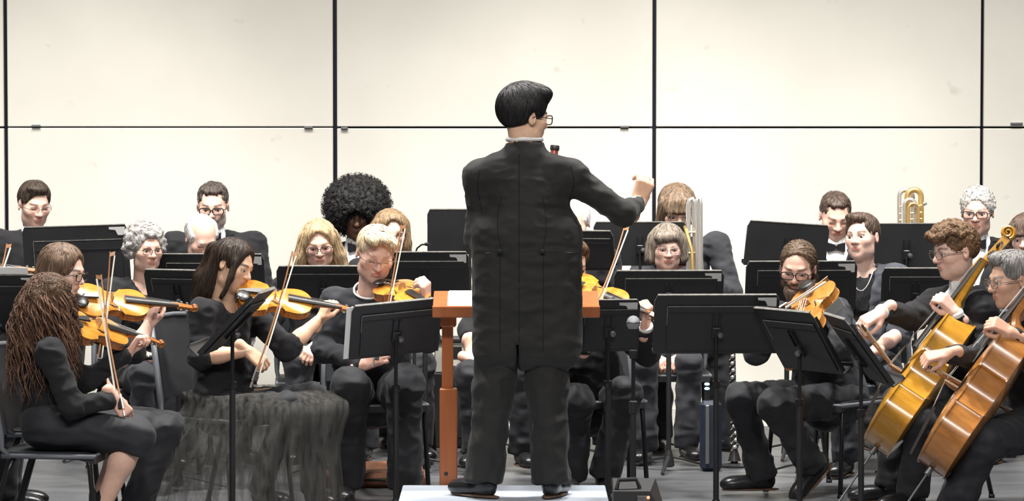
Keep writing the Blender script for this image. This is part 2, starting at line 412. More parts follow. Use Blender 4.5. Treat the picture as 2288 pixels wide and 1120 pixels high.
def wall_pt(px, py):                        # point on the leaning shell wall seen at a pixel
    # plane: y = WD - z*tan(LEAN)
    a, c = (px-1144)/FPX, (py-YH)/FPX
    y = (WD-HC*math.tan(LEAN))/(1-c*math.tan(LEAN)); return A(a*y, y, HC-c*y)
tl = math.tan(LEAN)
wb = MB(); wb.box((0, WD+.12, 2.6), (15, .06, 5.4)); WB = wb.V
WB = [(x, y-(z*tl), z) for x, y, z in WB]
wall = wobj('wall_back', WB, wb.F, M['seam'], None, False); wall['kind'] = 'structure'
xs = [wall_pt(-715, 285)[0], wall_pt(14, 285)[0], wall_pt(749, 285)[0], wall_pt(1461.5, 285)[0], wall_pt(2193, 285)[0], wall_pt(2920, 285)[0]]
zs = [0.02, wall_pt(1144, 285)[2], 4.1]
gx = [.011, .011, .012, .011, .009, .01]
for i in range(5):
    for j in range(2):
        x0, x1 = xs[i]+gx[i], xs[i+1]-gx[i+1]; z0, z1 = zs[j]+(.0 if j == 0 else .005), zs[j+1]-.005
        if j == 0 and i in (1,): z1 += .003
        cx, cz = (x0+x1)/2, (z0+z1)/2
        q = MB(); q.box((cx, WD, cz), (x1-x0, .04, z1-z0), ch=.004)
        V = [(x, y-z*tl, z) for x, y, z in q.V]
        o = wobj('wall_panel', V, q.F, M['wall'], wall, False)
def seam_hw(px, py, w, h):
    p = wall_pt(px, py); q = MB(); q.box(p+A(0, -.03, 0), (w, .02, h), ch=.002); q.build('seam_clip', M['steel'], wall)
for px, py, w in ((82, 281, .05), (690, 284, .05), (770, 286, .04), (2270, 276, .07), (1395, 283, .05)): seam_hw(px, py, w, .012)
def floormat():
    m = bpy.data.materials.new('stage_floor_paint'); m.use_nodes = True; nt = m.node_tree; b = nt.nodes['Principled BSDF']
    tc = nt.nodes.new('ShaderNodeTexCoord'); nz = nt.nodes.new('ShaderNodeTexNoise'); nz.inputs['Scale'].default_value = 2.2; nz.inputs['Detail'].default_value = 8; nz.inputs['Roughness'].default_value = .65
    mp = nt.nodes.new('ShaderNodeMapping'); mp.inputs['Scale'].default_value = (.5, 1.6, 1); nt.links.new(tc.outputs['Object'], mp.inputs[0]); nt.links.new(mp.outputs[0], nz.inputs['Vector'])
    cr = nt.nodes.new('ShaderNodeValToRGB'); cr.color_ramp.elements[0].position = .3; cr.color_ramp.elements[1].position = .7
    cr.color_ramp.elements[0].color = (.060, .062, .067, 1); cr.color_ramp.elements[1].color = (.13, .134, .142, 1)
    nt.links.new(nz.outputs['Fac'], cr.inputs[0]); nt.links.new(cr.outputs[0], b.inputs['Base Color'])
    b.inputs['Roughness'].default_value = .42; b.inputs['Specular IOR Level'].default_value = .35; return m
M['floor'] = floormat()
fb = MB(); fb.box((0, 15.5, -.06), (15, 14, .12)); fl = fb.build('floor', M['floor']); fl['kind'] = 'structure'
# masonite boards of the stage: seams as thin dark grooves filled by strips let into the surface
sk = MB(); sk.box((0, WD-.035, .05), (14, .02, .1)); o = sk.build('baseboard_back', M['wall']); o['kind'] = 'structure'
# ------------------------------------------------------------------ people
SKIN = dict(fair=(.76, .48, .37), pale=(.80, .54, .44), tan=(.60, .36, .25), asian=(.72, .46, .31), dark=(.13, .06, .035), pink=(.77, .49, .39))
HAIRC = dict(black=(.012, .011, .011), dark=(.035, .022, .015), brown=(.10, .055, .03), auburn=(.15, .065, .035), sandy=(.24, .16, .09), blonde=(.42, .30, .17),
             platinum=(.62, .50, .33), grey=(.36, .34, .32), white=(.68, .66, .63), steel=(.2, .19, .18))
def ik(a, b, l1, l2, pole):
    a = np.asarray(a, float); b = np.asarray(b, float); v = b-a; D = np.linalg.norm(v)
    if D >= l1+l2-1e-3:
        return a+v*(l1/(l1+l2))
    v /= D; x = (D*D+l1*l1-l2*l2)/(2*D); y = math.sqrt(max(l1*l1-x*x, 0))
    p = np.asarray(pole, float); p = unit(p-v*(p@v)); return a+v*x+p*y

def head_mesh(nl, fc, h):
    """head + neck in head space: face towards -y, z up, origin mid head; nl = neck base in head space"""
    g = Field((-.11, -.135, min(-.14, nl[2]-.03)), (.11, max(.13, nl[1]+.08), .14), h)
    if nl[0] < -.06 or nl[0] > .06 or nl[1] < -.06:
        g = Field((min(-.11, nl[0]-.08), min(-.135, nl[1]-.08), min(-.14, nl[2]-.03)), (max(.11, nl[0]+.08), max(.13, nl[1]+.08), .14), h)
    jw = fc.get('jaw', 1.0); nose = fc.get('nose', 1.0); full = fc.get('full', 1.0)
    g.rc((0, .018, -.05), nl, .050*fc.get('neckw', 1), .056*fc.get('neckw', 1), k=.03)
    g.ell((0, .014, .032), (.074, .094, .083), k=.03)
    g.ell((0, -.028, -.02), (.061*full, .062, .086), k=.035)
    g.ell((0, -.030, -.068), (.052*jw, .052, .043), k=.03)
    g.ell((0, -.066, -.098), (.02*jw, .018, .017), k=.028)
    for s in (-1, 1):
        g.ell((s*.043, -.058, -.022), (.022*full, .022, .02), k=.03)
        g.ell((s*.042*jw, -.018, -.072), (.016, .03, .022), k=.03)
    g.rc((-.028, -.080, .021), (.028, -.080, .021), .0125, k=.018)
    for s in (-1, 1):
        g.ell((s*.032, -.101, .002), (.019, .0175, .0125), k=.014, mode='s')
    g.rc((0, -.086, .010), (0, -.1085*(.93+.07*nose), -.027), .0075, .0118*nose, k=.012)
    for s in (-1, 1):
        g.ell((s*.0125, -.096, -.031), (.0085*nose, .011, .0075), k=.008)
        z = .0158-.0085*fc.get('lid', .3)
        g.ell((s*.032, -.0765, z), (.0165, .0145, .0105), k=.005)         # upper lid
        g.ell((s*.032, -.076, -.0128), (.0155, .013, .0065), k=.005)        # lower lid
    op = fc.get('mouth', 0)
    g.ell((0, -.0905, -.0545), (.0235, .0085, .0052), k=.008)
    g.ell((0, -.0885, -.0655-.006*op), (.020, .0085, .0062), k=.008)
    g.ell((0, -.0995, -.0598), (.0235, .006, .0018+.004*op), k=.003, mode='s')
    if fc.get('mous'): g.rc((-.026, -.086, -.049), (.026, -.086, -.049), .0085, k=.012); g.rc((0, -.093, -.045), (0, -.093, -.046), .008, k=.015)
    for s in (-1, 1):
        E_ = Rz(s*18)@Rx(-8)
        g.ell((s*.0785, .010, -.004), (.008, .019, .031), E_, k=.01)
        g.ell((s*.0865, .004, .0), (.005, .009, .018), E_, k=.006, mode='s')
    V, Q = g.mesh()
    # colouring
    base = np.array(SKIN[fc.get('skin', 'fair')]); C = np.tile(base, (len(V), 1))
    x, y, z = V.T; ax = np.abs(x); front = np.clip((-y-.045)/.02, 0, 1)
    def mixc(m, c):
        nonlocal C; m = np.clip(m, 0, 1)[:, None]; C = C*(1-m)+np.array(c)*m
    gs = lambda cx, cz, sx, sz: np.exp(-((ax-cx)/sx)**2-((z-cz)/sz)**2)*front
    blush = .6*fc.get('blush', .5)
    mixc(blush*gs(.042, -.026, .024, .02), base*np.array((1.02, .74, .72)))
    mixc(blush*.9*gs(0, -.028, .012, .012), base*np.array((1.02, .76, .74)))
    lipc = fc.get('lip', tuple(base*np.array((.84, .60, .58))))
    mixc(1.5*np.exp(-(ax/.021)**4-((z+.060)/.0105)**4)*np.clip((-y-.083)/.004, 0, 1), lipc)
    bc = np.array(HAIRC[fc.get('brow', 'brown')]) if isinstance(fc.get('brow', 'brown'), str) else np.array(fc['brow'])
    bz = .0235+.004*np.clip(1-np.abs(ax-.034)/.02, 0, 1)-.1*np.clip(ax-.045, 0, 1)
    mixc(fc.get('browk', .85)*np.exp(-((z-bz)/.0052)**4)*np.clip((ax-.011)/.004, 0, 1)*np.clip((.055-ax)/.006, 0, 1)*front, bc)
    lz = .0045-.0085*fc.get('lid', .3)        # lash line
    mixc(.9*np.exp(-((z-lz-.35*np.clip(.012-np.abs(ax-.032), -.01, .012)*.25)/.0026)**4)*np.clip((.0165-np.abs(ax-.032))/.003, 0, 1)*front, (.03, .018, .014))
    if fc.get('beard'):
        k_, c_ = fc['beard']; bm = np.clip((-.036-z+.35*np.clip(ax-.03, 0, .04))/.012, 0, 1)*np.clip((-y+.012)/.02, 0, 1)*np.clip((z+.135)/.02, 0, 1)
        bm *= 1-.9*np.exp(-(ax/.019)**4-((z+.060)/.009)**4)
        mixc(k_*bm, HAIRC[c_])
    if fc.get('mous'): mixc(.9*np.exp(-(ax/.03)**4-((z+.047)/.008)**4)*np.clip((-y-.075)/.006, 0, 1), HAIRC[fc['mous']])
    if fc.get('scalp'):
        mixc(.5*np.clip((z-.04)/.03, 0, 1), base*np.array((1.05, 1, .98)))
    return V, Q, C

def hand_mesh(w, d, back, thumb, curl=.5, S=1., h=.0042, spread=0., tcurl=.5, fore=.06, skin='fair', curls=None, flat=False):
    """w wrist, d finger direction, back = back-of-hand normal, thumb = +1/-1 side"""
    Mx = frame(d, back); Mx = Mx.copy(); Mx[:, 1] *= thumb
    g = Field((-.07, -.075, -.11), (.20, .085, .06), h)
    g.rc((-fore, 0, 0), (0, 0, 0), .028, .0235, k=.01)
    for y0, y1 in ((.016, .028), (.005, .0095), (-.006, -.0095), (-.016, -.027)):
        g.rc((-.005, y0, 0), (.084-.25*max(0, -y1)*.6, y1, .003), .0135, .0118, k=.012)
    L = (.072, .080, .074, .058)
    for i, y1 in enumerate((.028, .0095, -.0095, -.027)):
        c = curl if curls is None else curls[i]
        p = A(.084-.25*max(0, -y1)*.6, y1, .003); a = .12; yaw = spread*(1.5-i)*.12
        rr = (.0098, .0088, .0080, .0070)
        for sgi, (fr, bend) in enumerate(((.46, .75), (.30, 1.25), (.24, .8))):
            a = a-0 if False else a
            a += c*bend*1.25
            q = p+A(math.cos(a)*math.cos(yaw), math.sin(yaw), -math.sin(a))*L[i]*fr
            g.rc(p, q, rr[sgi], rr[sgi+1], k=.003); p = q
    t0 = A(.012, .022, -.006); t1 = t0+A(.034, .024-.010*tcurl, -.012-.012*tcurl); t2 = t1+A(.030, .008-.020*tcurl, -.006-.014*tcurl); t3 = t2+A(.022, -.002-.014*tcurl, -.004-.006*tcurl)
    g.rc(t0, t1, .0155, .012, k=.012); g.rc(t1, t2, .0115, .0098, k=.004); g.rc(t2, t3, .0098, .0075, k=.003)
    V, Q = g.mesh(); x = V[:, 0]
    if thumb < 0: Q = Q[:, ::-1]
    base = np.array(SKIN[skin]); C = np.tile(base*np.array((1.0, .93, .92)), (len(V), 1))
    m = np.clip((x-.12)/.05, 0, 1)[:, None]; C = C*(1-.25*m)+base*np.array((1.0, .74, .72))*.25*m
    return V*S@Mx.T+np.asarray(w), Q, C

def glasses(root, hc, Rh, S, kind, hh='frame_black', r=.0024, w=.026, hgt=.019, z0=-.002):
    o = empty_part('glasses', hc, root)
    g = MB(); y0 = -.1045
    def W(p): return hc+S*(Rh@A(*p))
    for s in (-1, 1):
        loop = []
        for i in range(20):
            a = 2*math.pi*i/20; ca, sa = math.cos(a), math.sin(a); e = .62 if kind != 'round' else 1.0
            loop.append(W((s*.034+w*math.copysign(abs(ca)**e, ca), y0+.35*abs(w*ca)*.25*(1 if s*ca > 0 else -.3), z0+hgt*math.copysign(abs(sa)**e, sa))))
        if kind != 'rimless': g.tube(loop, r*S, 6, closed=True)
        else: g.tube(loop[:11], r*S*.8, 6)
        lm = MB(); c = np.mean(loop, 0); lm.add([c]+loop, [(0, i+1, (i+1) % 20+1) for i in range(20)]); lm.build('lens', M['lens'], o)
        g.tube([W((s*(.034+w), y0+.004, z0+.006)), W((s*.079, -.06, z0+.005)), W((s*.083, .0, z0+.004)), W((s*.079, .022, z0-.012))], r*S*.85, 6)
    g.tube([W((-.034+w, y0, z0+.004)), W((0, y0-.006, z0+.008)), W((.034-w, y0, z0+.004))], r*S, 6)
    g.build('frame', M[hh], o, True)
def empty_part(name, loc, parent):
    o = bpy.data.objects.new(name, None); COL.objects.link(o); o.parent = parent; o.location = np.asarray(loc)-parent_base(parent); o.empty_display_size = .02
    return o

def hair_field(style, h=.006):
    """returns (V,Q) in head space for a named hair style"""
    big = style in ('afro', 'long', 'longwide', 'girl', 'tail')
    lo, hi = ((-.22, -.2, -.36), (.22, .24, .24)) if big else ((-.13, -.15, -.2), (.13, .17, .19))
    g = Field(lo, hi, h)
    def cap(t, top=0.0, k=.02):
        g.ell((0, .014, .034), (.077+t, .097+t, .086+t), k=k)
        if top: g.ell((0, -.005, .07+top*.5), (.062+t*.5, .08, .035+top), k=.03)
    def face(zl=.07, wid=.066, yb=-.03):
        wid = wid*1.32 if not big else wid*1.1; zl += .016
        # open the face: everything in front of the ears and below the hairline
        g.ell((0, -.12, zl-.105), (wid, .095, .107), k=.02, mode='s')
    def ears(dz=0):
        for s in (-1, 1): g.ell((s*.092, -.002, -.02+dz), (.03, .034, .045), k=.012, mode='s')
    def nape(zb, ys=.5):
        g.plane((0, .09, zb), (0, -ys, -1), k=.01)
    if style == 'short':
        cap(.005, .010); face(.076); ears(); nape(-.055, .55)
        g.ell((.045, -.09, .078), (.02, .04, .02), k=.012, mode='s'); g.ell((-.015, -.05, .108), (.05, .035, .014), k=.025)
    elif style == 'crop':
        cap(.002, .006); face(.080, .07); ears(); nape(-.05, .6)
        for s in (-1, 1): g.ell((s*.05, -.085, .075), (.02, .045, .022), k=.012, mode='s')
    elif style == 'side':
        cap(.008, .014); g.ell((.02, -.05, .092), (.058, .04, .03), k=.02); face(.072); ears(); nape(-.06, .5)
    elif style == 'quiff':                  # short sides, wavy top
        cap(.006); face(.072, .068); ears(); nape(-.05, .55)
        for i in range(16):
            a = random.uniform(-1, 1); b = random.uniform(-1, 1); g.ell((.052*a, -.035+.065*b, .105-.02*a*a-.012*b), (.022, .026, .018), k=.012)
    elif style == 'mop':                    # high curly top with a fringe, cropped back
        cap(.008); face(.060, .07); ears(.0); nape(-.055, .5)
        for i in range(150):
            th = random.uniform(0, 2*math.pi); ph = random.uniform(.0, 1.25)
            c = A(.088*math.sin(ph)*math.cos(th), -.012+.108*math.sin(ph)*math.sin(th), .045+.085*math.cos(ph)); g.ell(c, random.uniform(.011, .017), k=.006)
        for i in range(26):
            g.ell((random.uniform(-.06, .06), -.10+random.uniform(-.01, .012), random.uniform(.066, .098)), random.uniform(.009, .014), k=.006)
    elif style == 'curlyshort':             # short grey curls all round
        cap(.008); face(.066, .066); nape(-.075, .35)
        for i in range(170):
            th = random.uniform(0, 2*math.pi); ph = random.uniform(0, 1.9); y = math.sin(ph)*math.sin(th)
            if y < -.30 and ph > .75: continue
            c = A(.080*math.sin(ph)*math.cos(th), .018+.100*y, .037+.086*math.cos(ph)); g.ell(c, random.uniform(.009, .015), k=.006)
        g.ell((0, -.125, -.03), (.058, .07, .085), k=.01, mode='s')
    elif style == 'curlmed':                # fuller grey curls, over the ears
        cap(.012); face(.066, .062)
        for i in range(230):
            th = random.uniform(0, 2*math.pi); ph = random.uniform(0, 2.15); y = math.sin(ph)*math.sin(th)
            if y < -.45 and ph > 1.0: continue
            c = A(.098*math.sin(ph)*math.cos(th), .022+.115*y, .022+.108*math.cos(ph)); g.ell(c, random.uniform(.012, .021), k=.006)
        g.ell((0, -.125, -.045), (.06, .08, .1), k=.012, mode='s'); nape(-.095, .2)
    elif style == 'afro':
        g.ell((0, .02, .052), (.178, .165, .165), k=.02); g.ell((0, -.16, -.055), (.072, .15, .105), k=.03, mode='s')
        g.ell((0, .0, -.16), (.1, .2, .075), k=.03, mode='s')
    elif style in ('long', 'longwide'):
        e = .02 if style == 'longwide' else 0
        cap(.012, .002); face(.078, .062)
        for s in (-1, 1):
            g.rc((s*.072, -.012, .05), (s*(.083+e), -.018, -.06), .03, .030, k=.02); g.rc((s*(.083+e), -.018, -.06), (s*(.097+1.5*e), -.02, -.2), .030, .030, k=.02)
            g.rc((s*.06, .05, .0), (s*.08, .06, -.2), .05, .045, k=.03)
        g.ell((0, .075, -.08), (.09, .05, .16), k=.03)
        g.ell((0, -.125, -.04), (.066, .085, .128), k=.012, mode='s')
        g.ell((0, -.03, -.175), (.062, .07, .09), k=.015, mode='s')
    elif style == 'bob':
        cap(.014, .004); face(.06, .062)
        for s in (-1, 1):
            g.rc((s*.07, -.005, .045), (s*.09, -.012, -.055), .034, .026, k=.02); g.rc((s*.07, .04, .0), (s*.075, .05, -.075), .04, .035, k=.03)
        g.ell((-.02, -.075, .07), (.062, .03, .03), k=.02)
        g.ell((0, -.125, -.05), (.058, .08, .092), k=.012, mode='s'); nape(-.098, .1)
    elif style == 'shag':                   # chin-length brown hair, fringe over the forehead
        cap(.016, .006); face(.05, .06)
        for s in (-1, 1): g.rc((s*.07, -.03, .05), (s*.086, -.02, -.05), .03, .022, k=.02)
        for i in range(9): g.rc((-.06+.015*i, -.07, .085), (-.065+.016*i, -.098, .035), .015, .008, k=.01)
        g.ell((0, -.13, -.06), (.056, .08, .085), k=.012, mode='s'); nape(-.09, .2)
    elif style == 'girl':                   # long, centre-parted, hanging straight behind the shoulders
        cap(.012); face(.078, .06)
        for s in (-1, 1): g.rc((s*.07, .0, .04), (s*.085, .012, -.2), .033, .035, k=.025)
        g.ell((0, .075, -.1), (.085, .05, .19), k=.03); g.ell((0, -.125, -.05), (.06, .085, .12), k=.012, mode='s')
    elif style == 'tail':                   # half-up dark hair with a clip, the rest falling down the back
        cap(.010); face(.078, .060)
        g.rc((0, .09, .05), (0, .125, .03), .028, .03, k=.02); g.rc((0, .125, .03), (0, .13, -.12), .036, .03, k=.02)
        g.rc((0, .13, -.12), (.0, .10, -.30), .04, .022, k=.03)
        g.ell((0, .07, -.08), (.075, .045, .15), k=.03)
        for s in (-1, 1): g.rc((s*.072, -.045, .03), (s*.078, -.06, -.05), .013, .012, k=.015); g.rc((s*.078, -.06, -.05), (s*.08, -.05, -.15), .012, .008, k=.01)
        ears(-.01)
    elif style == 'fringe':                 # horseshoe of white hair on a bald head
        cap(.008); g.ell((0, -.04, .09), (.075, .13, .065), k=.02, mode='s'); face(.08, .075); nape(-.06, .4)
    elif style == 'backtie':                # combed back into a low tail
        cap(.005); face(.090, .074); ears(-.002); nape(-.07, .4); g.rc((0, .10, -.03), (0, .115, -.14), .024, .018, k=.02)
        for s in (-1, 1): g.rc((s*.066, .045, .0), (s*.07, .05, -.11), .022, .016, k=.02)
    return g.mesh()
def strands(V, N, c, style, curly, seed=1, K=None, wid=.0021):
    # locks of hair traced over the surface of the hair volume
    rg = np.random.default_rng(seed); K = K or (2600 if style == 'afro' else 1100); m = 7
    idx = rg.integers(0, len(V), K); p = V[idx]+N[idx]*.001; n = N[idx]; step = {'afro': .006, 'crop': .004, 'mop': .008, 'curlmed': .008, 'curlyshort': .006}.get(style, .011)
    if style in ('long', 'longwide', 'girl', 'tail'): step = .02
    Vt = V[::2].astype(np.float32); Nt = N[::2]; V2 = (Vt**2).sum(1); ph = rg.uniform(0, 6.28, K); sp = rg.uniform(.8, 1.6, K)*rg.choice([-1, 1], K)
    pts = []; nn = []; lift = rg.uniform(.0, .004, K)
    rnd = rg.normal(size=(K, 3))*.22
    for k in range(m):
        pts.append(p+n*(lift*(k/(m-1)))[:, None]); nn.append(n)
        f = unit_rows(p-np.array((0, .045, .115)))+np.array((0, 0, -1.0))+rnd
        if style in ('quiff', 'side'): f = f+np.array((.5, -.3, .4))*np.clip((p[:, 2:3]-.06)/.04, 0, 1)
        if style == 'backtie': f = f+np.array((0, 1.6, .3))
        if curly:
            t1 = unit_rows(np.cross(n, f)); t2 = np.cross(n, t1); a = ph+sp*k*1.15; f = t1*np.cos(a)[:, None]+t2*np.sin(a)[:, None]
            if style == 'afro': f = f+n*.5
        f = unit_rows(f-n*(f*n).sum(1, keepdims=True)*(0 if style == 'afro' else 1)); p = p+f*step
        j = np.argmin(V2[None, :]-2*(p.astype(np.float32)@Vt.T), 1); n = Nt[j]; dd = ((p-Vt[j])*n).sum(1)
        if style != 'afro': p = p-n*(dd-.0015)[:, None]
    pts = np.stack(pts, 1); nn = np.stack(nn, 1); tg = np.gradient(pts, axis=1); b = unit_rows((np.cross(tg, nn)).reshape(-1, 3)).reshape(pts.shape)
    r = (wid*rg.uniform(.6, 1.5, K))[:, None]*np.array([.5, .9, 1, 1, .9, .65, .15])[None, :]; r = r[..., None]
    ring = np.stack([pts-b*r, pts+nn*r*.8, pts+b*r], 2)          # K, m, 3, 3
    Vs = ring.reshape(-1, 3); base = (np.arange(K)*m*3)[:, None, None]+(np.arange(m-1)*3)[None, :, None]
    Q = []
    for a, d in ((0, 1), (1, 2)): Q.append(np.stack([base+a, base+d, base+d+3, base+a+3], -1).reshape(-1, 4))
    col = np.repeat(np.array(c)[None]*rg.uniform(.55, 1.5, K)[:, None], m*3, 0)
    return Vs, np.concatenate(Q), col
def unit_rows(a): return a/(np.linalg.norm(a, axis=-1, keepdims=True)+1e-9)
def make_hair(root, hc, Rh, S, style, color, amp=.004, h=.006, curly=False, K=None):
    V, Q = hair_field(style, h); N = vnormals(V, Q)
    V0, N0 = V, N
    if curly: dsp = amp*(vnoise(V*55, 3)+.6*vnoise(V*110, 5))
    else: dsp = amp*(vnoise(V*np.array((110, 110, 16)), 2)+.5*vnoise(V*np.array((200, 200, 30)), 4))
    V = V+N*dsp[:, None]
    c = np.array(HAIRC[color] if isinstance(color, str) else color); C = np.tile(c, (len(V), 1))
    C = C*(1+.3*vnoise(V*np.array((70, 70, 10 if not curly else 60)), 8))[:, None]
    sv, sq, sc_ = strands(V0, N0, c, style, curly, seed=len(style)*7+int(abs(hc[0])*100), K=1800 if style == 'afro' else K)
    V, Q, C = join([(V, Q, C), (sv, sq, sc_)])
    return wobj('hair', S*V@Rh.T+hc, Q, M['curl' if curly else 'hair'], root, True, C)

def foot(root, an, toe, S, side_floor=None, m='leather', floorz=0.0, pitch=0.0):
    t = unit(A(toe[0], toe[1], 0)); Mx = np.stack([t, np.cross(A(0, 0, 1), t), A(0, 0, 1)], 1)
    if pitch: Mx = Mx@Ry(pitch)
    g = Field((-.09, -.06, -.1), (.24, .06, .1), .0095)
    g.ell((-.015, 0, -.045), (.05, .036, .05), k=.02); g.ell((.085, 0, -.055), (.10, .044, .038), k=.03); g.ell((.14, .0, -.062), (.06, .043, .03), k=.02)
    g.rc((0, 0, -.02), (0, 0, .05), .036, k=.02); g.plane((0, 0, -.084), (0, 0, -1))
    V, Q = g.mesh(); o = wobj('shoe', S*V@Mx.T+an, Q, M[m], root)
    s = Field((-.09, -.06, -.11), (.24, .06, -.06), .011); s.ell((.055, 0, -.086), (.14, .043, .02), k=.0); s.plane((0, 0, -.092), (0, 0, -1)); s.plane((0, 0, -.08), (0, 0, 1))
    V, Q = s.mesh(); wobj('sole', S*V@Mx.T+an, Q, M['sole' if m == 'leather' else 'rubber'], o)

def person(label, d, head, yaw=0, pitch=0, roll=0, body=0, S=1., face=None, hair=None, hairc='brown', hamp=.004, curly=False, specs=None,
           neck=None, sh=(None, None), hip=None, lean=.05, arms=(None, None), legs=(None, None), toes=(None, None), outfit='sweater', top='black',
           bottom='trouser', seatz=.45, wid=1., belly=1., sleeve=1., res=.011, group=None, lower=True, neckw=1., vdeep=.2, footz=0.0, toepitch=(0, 0), shoes='leather', bow_tie=False, neckhole=.062, cuffs=False, legw=1., extra=None, fold=.006, collar=True):
    fc = dict(skin='fair'); fc.update(face or {})
    Rh = Rz(yaw)@Rx(pitch)@Ry(roll); B = Rz(body)
    def PT(p): return p if isinstance(p, np.ndarray) else P(p[0], p[1], d+(p[2] if len(p) > 2 else 0))
    hc = PT(head)
    N = PT(neck) if neck is not None else hc+B@A(0, .03, 0)*S+A(0, 0, -.158*S)
    if hip is not None: H = PT(hip)
    else: H = N+B@A(0, lean, 0); H[2] = seatz+.095
    shd = []
    for i, s in enumerate((-1, 1)):
        shd.append(PT(sh[i]) if sh[i] is not None else N+B@A(s*.172*S*wid, .005, -.05*S))
    hj = [H+B@A(s*.09*S, 0, 0) for s in (-1, 1)]
    root = empty('person', (H[0], H[1], 0 if footz == 0 else footz), label, 'person', group)
    # ---- legs
    kn, an, td = [], [], []
    for i, s in enumerate((-1, 1)):
        L = legs[i]
        if L is not None: k = PT(L[0]); a = PT(L[1])
        else:
            k = hj[i]+B@A(s*.06*S, -.43*S, 0); k[2] = max(seatz+.06, .5); a = k+B@A(0, .04, 0); a[2] = footz+.092*S
        kn.append(k); an.append(a); td.append(B@A(s*.25, -1, 0) if toes[i] is None else A(toes[i][0], toes[i][1], 0))
    # ---- arms
    el, wr, hd = [], [], []
    for i, s in enumerate((-1, 1)):
        Am = arms[i] or {}
        w_ = PT(Am['w']) if 'w' in Am else H+B@A(s*.10, -.30, .17)
        if 'e' in Am: e_ = PT(Am['e'])
        else: e_ = ik(shd[i], w_, .285*S, .255*S, B@A(*Am.get('pole', (s*.7, .35, -.8))))
        el.append(e_); wr.append(w_); hd.append(Am)
    # ---- frames
    up = unit(N-H); xr = unit(shd[1]-shd[0]); fy = unit(np.cross(up, xr)); xr2 = np.cross(fy, up)   # fy points backwards (local +y)
    T = np.stack([xr2, fy, up], 1); L = np.linalg.norm(N-H)
    pts = np.array([N, H]+shd+hj+kn+an+el+wr); lo, hi = pts.min(0)-.2, pts.max(0)+.2
    # ---- torso garment
    def torso(g, inf=0.0, arms_=True, ml=None):
        w1 = wid*S
        g.ell(H+up*.70*L+fy*.005, ((.158*w1)+inf, .112*S*(.5+.5*belly)+inf, .30*L+inf+.02), T, k=.05)
        g.ell(H+up*.36*L-fy*.012*(belly-1)*8, (.148*w1*(.5+.5*belly)+inf, .112*S*belly+inf, .32*L+inf), T, k=.06)
        g.ell(H+up*.06*L, (.172*w1+inf, .13*S*(.5+.5*belly)+inf, .15*S+inf), T, k=.06)
        for i in (0, 1):
            g.rc(N-up*.055, shd[i]-up*.012, .050*S+inf, .056*S+inf, k=.05)
    xl = [N, H]+shd+el+wr+(list(extra[0]) if extra else [])
    g = Field(np.minimum.reduce(xl)-.24, np.maximum.reduce(xl)+.24, res)
    inf = .012 if outfit == 'suit' else .0
    torso(g, inf)
    if outfit == 'suit':
        for i in (0, 1): g.ell(shd[i], (.07*S, .066*S, .052*S), T, k=.04)
        o0 = N+up*.02
        def wedge(x, y, z):
            X = (x-o0[0])*xr2[0]+(y-o0[1])*xr2[1]+(z-o0[2])*xr2[2]; Y = (x-o0[0])*fy[0]+(y-o0[1])*fy[1]+(z-o0[2])*fy[2]; Z = (x-o0[0])*up[0]+(y-o0[1])*up[1]+(z-o0[2])*up[2]
            return np.maximum(np.abs(X)-.075*np.clip((Z+vdeep+.06)/(vdeep+.06), -.2, 1.3), Y+.02)
        g.func(wedge, .004, 's')
    for i in (0, 1):
        sl = hd[i].get('sleeve', sleeve); r0 = .060*S+inf*.6; r1 = .049*S+inf*.6; r2 = .037*S+inf*.6
        if sl > .0:
            g.rc(shd[i], el[i], r0, r1, k=.035)
            we = el[i]+(wr[i]-el[i])*sl
            g.rc(el[i], we, r1, r1+(r2-r1)*sl, k=.03, capb=True)
    if extra: extra[1](g)
    g.rc(N-up*.02, N+up*.16+(hc-N)*.25, neckhole*S, (neckhole+.012)*S, k=.01, mode='s')
    if neckhole > .066: g.ell(N-up*.01-fy*.09, (.07, .06, .06), T, k=.01, mode='s')
    V, Q = g.mesh(); Nn = vnormals(V, Q)
    f_ = vnoise(V*np.array((11, 11, 20)), 1)+.55*vnoise(V*np.array((26, 26, 40)), 6); V = V+Nn*(fold*1.3*(1-np.abs(f_)*1.6))[:, None]
    nm = {'suit': 'jacket'}.get(outfit, 'top')
    wobj(nm, V, Q, M[top], root)
    if outfit == 'suit':
        g = Field(np.minimum(N, H)-.25, np.maximum(N, H)+.25, max(res, .012))
        torso(g, -.002); g.plane(N-up*.32*1.0, -up); 
        if collar: g.rc(N-up*.03, N+up*.035+(hc-N)*.12, .064*S, .060*S, k=.012, capb=True)
        g.rc(N-up*.03, N+up*.2, .050*S if collar else .075, .056*S if collar else .085, k=.0, mode='s')
        V, Q = g.mesh(); wobj('shirt', V, Q, M['white'], root)
    if bow_tie:
        q = MB(); c = N+up*.004-fy*(.075*S+.008)
        for s in (-1, 1):
            q.add([(0, -.008, -.012), (0, -.008, .012), (0, .008, .012), (0, .008, -.012), (s*.05, -.01, -.026), (s*.05, -.01, .026), (s*.05, .008, .026), (s*.05, .008, -.026)],
                  [(0, 1, 5, 4), (1, 2, 6, 5), (2, 3, 7, 6), (3, 0, 4, 7), (4, 5, 6, 7)], T, c)
        q.box((0, 0, 0), (.02, .024, .024), T, c, ch=.004); q.build('bow_tie', M['satin'], root)
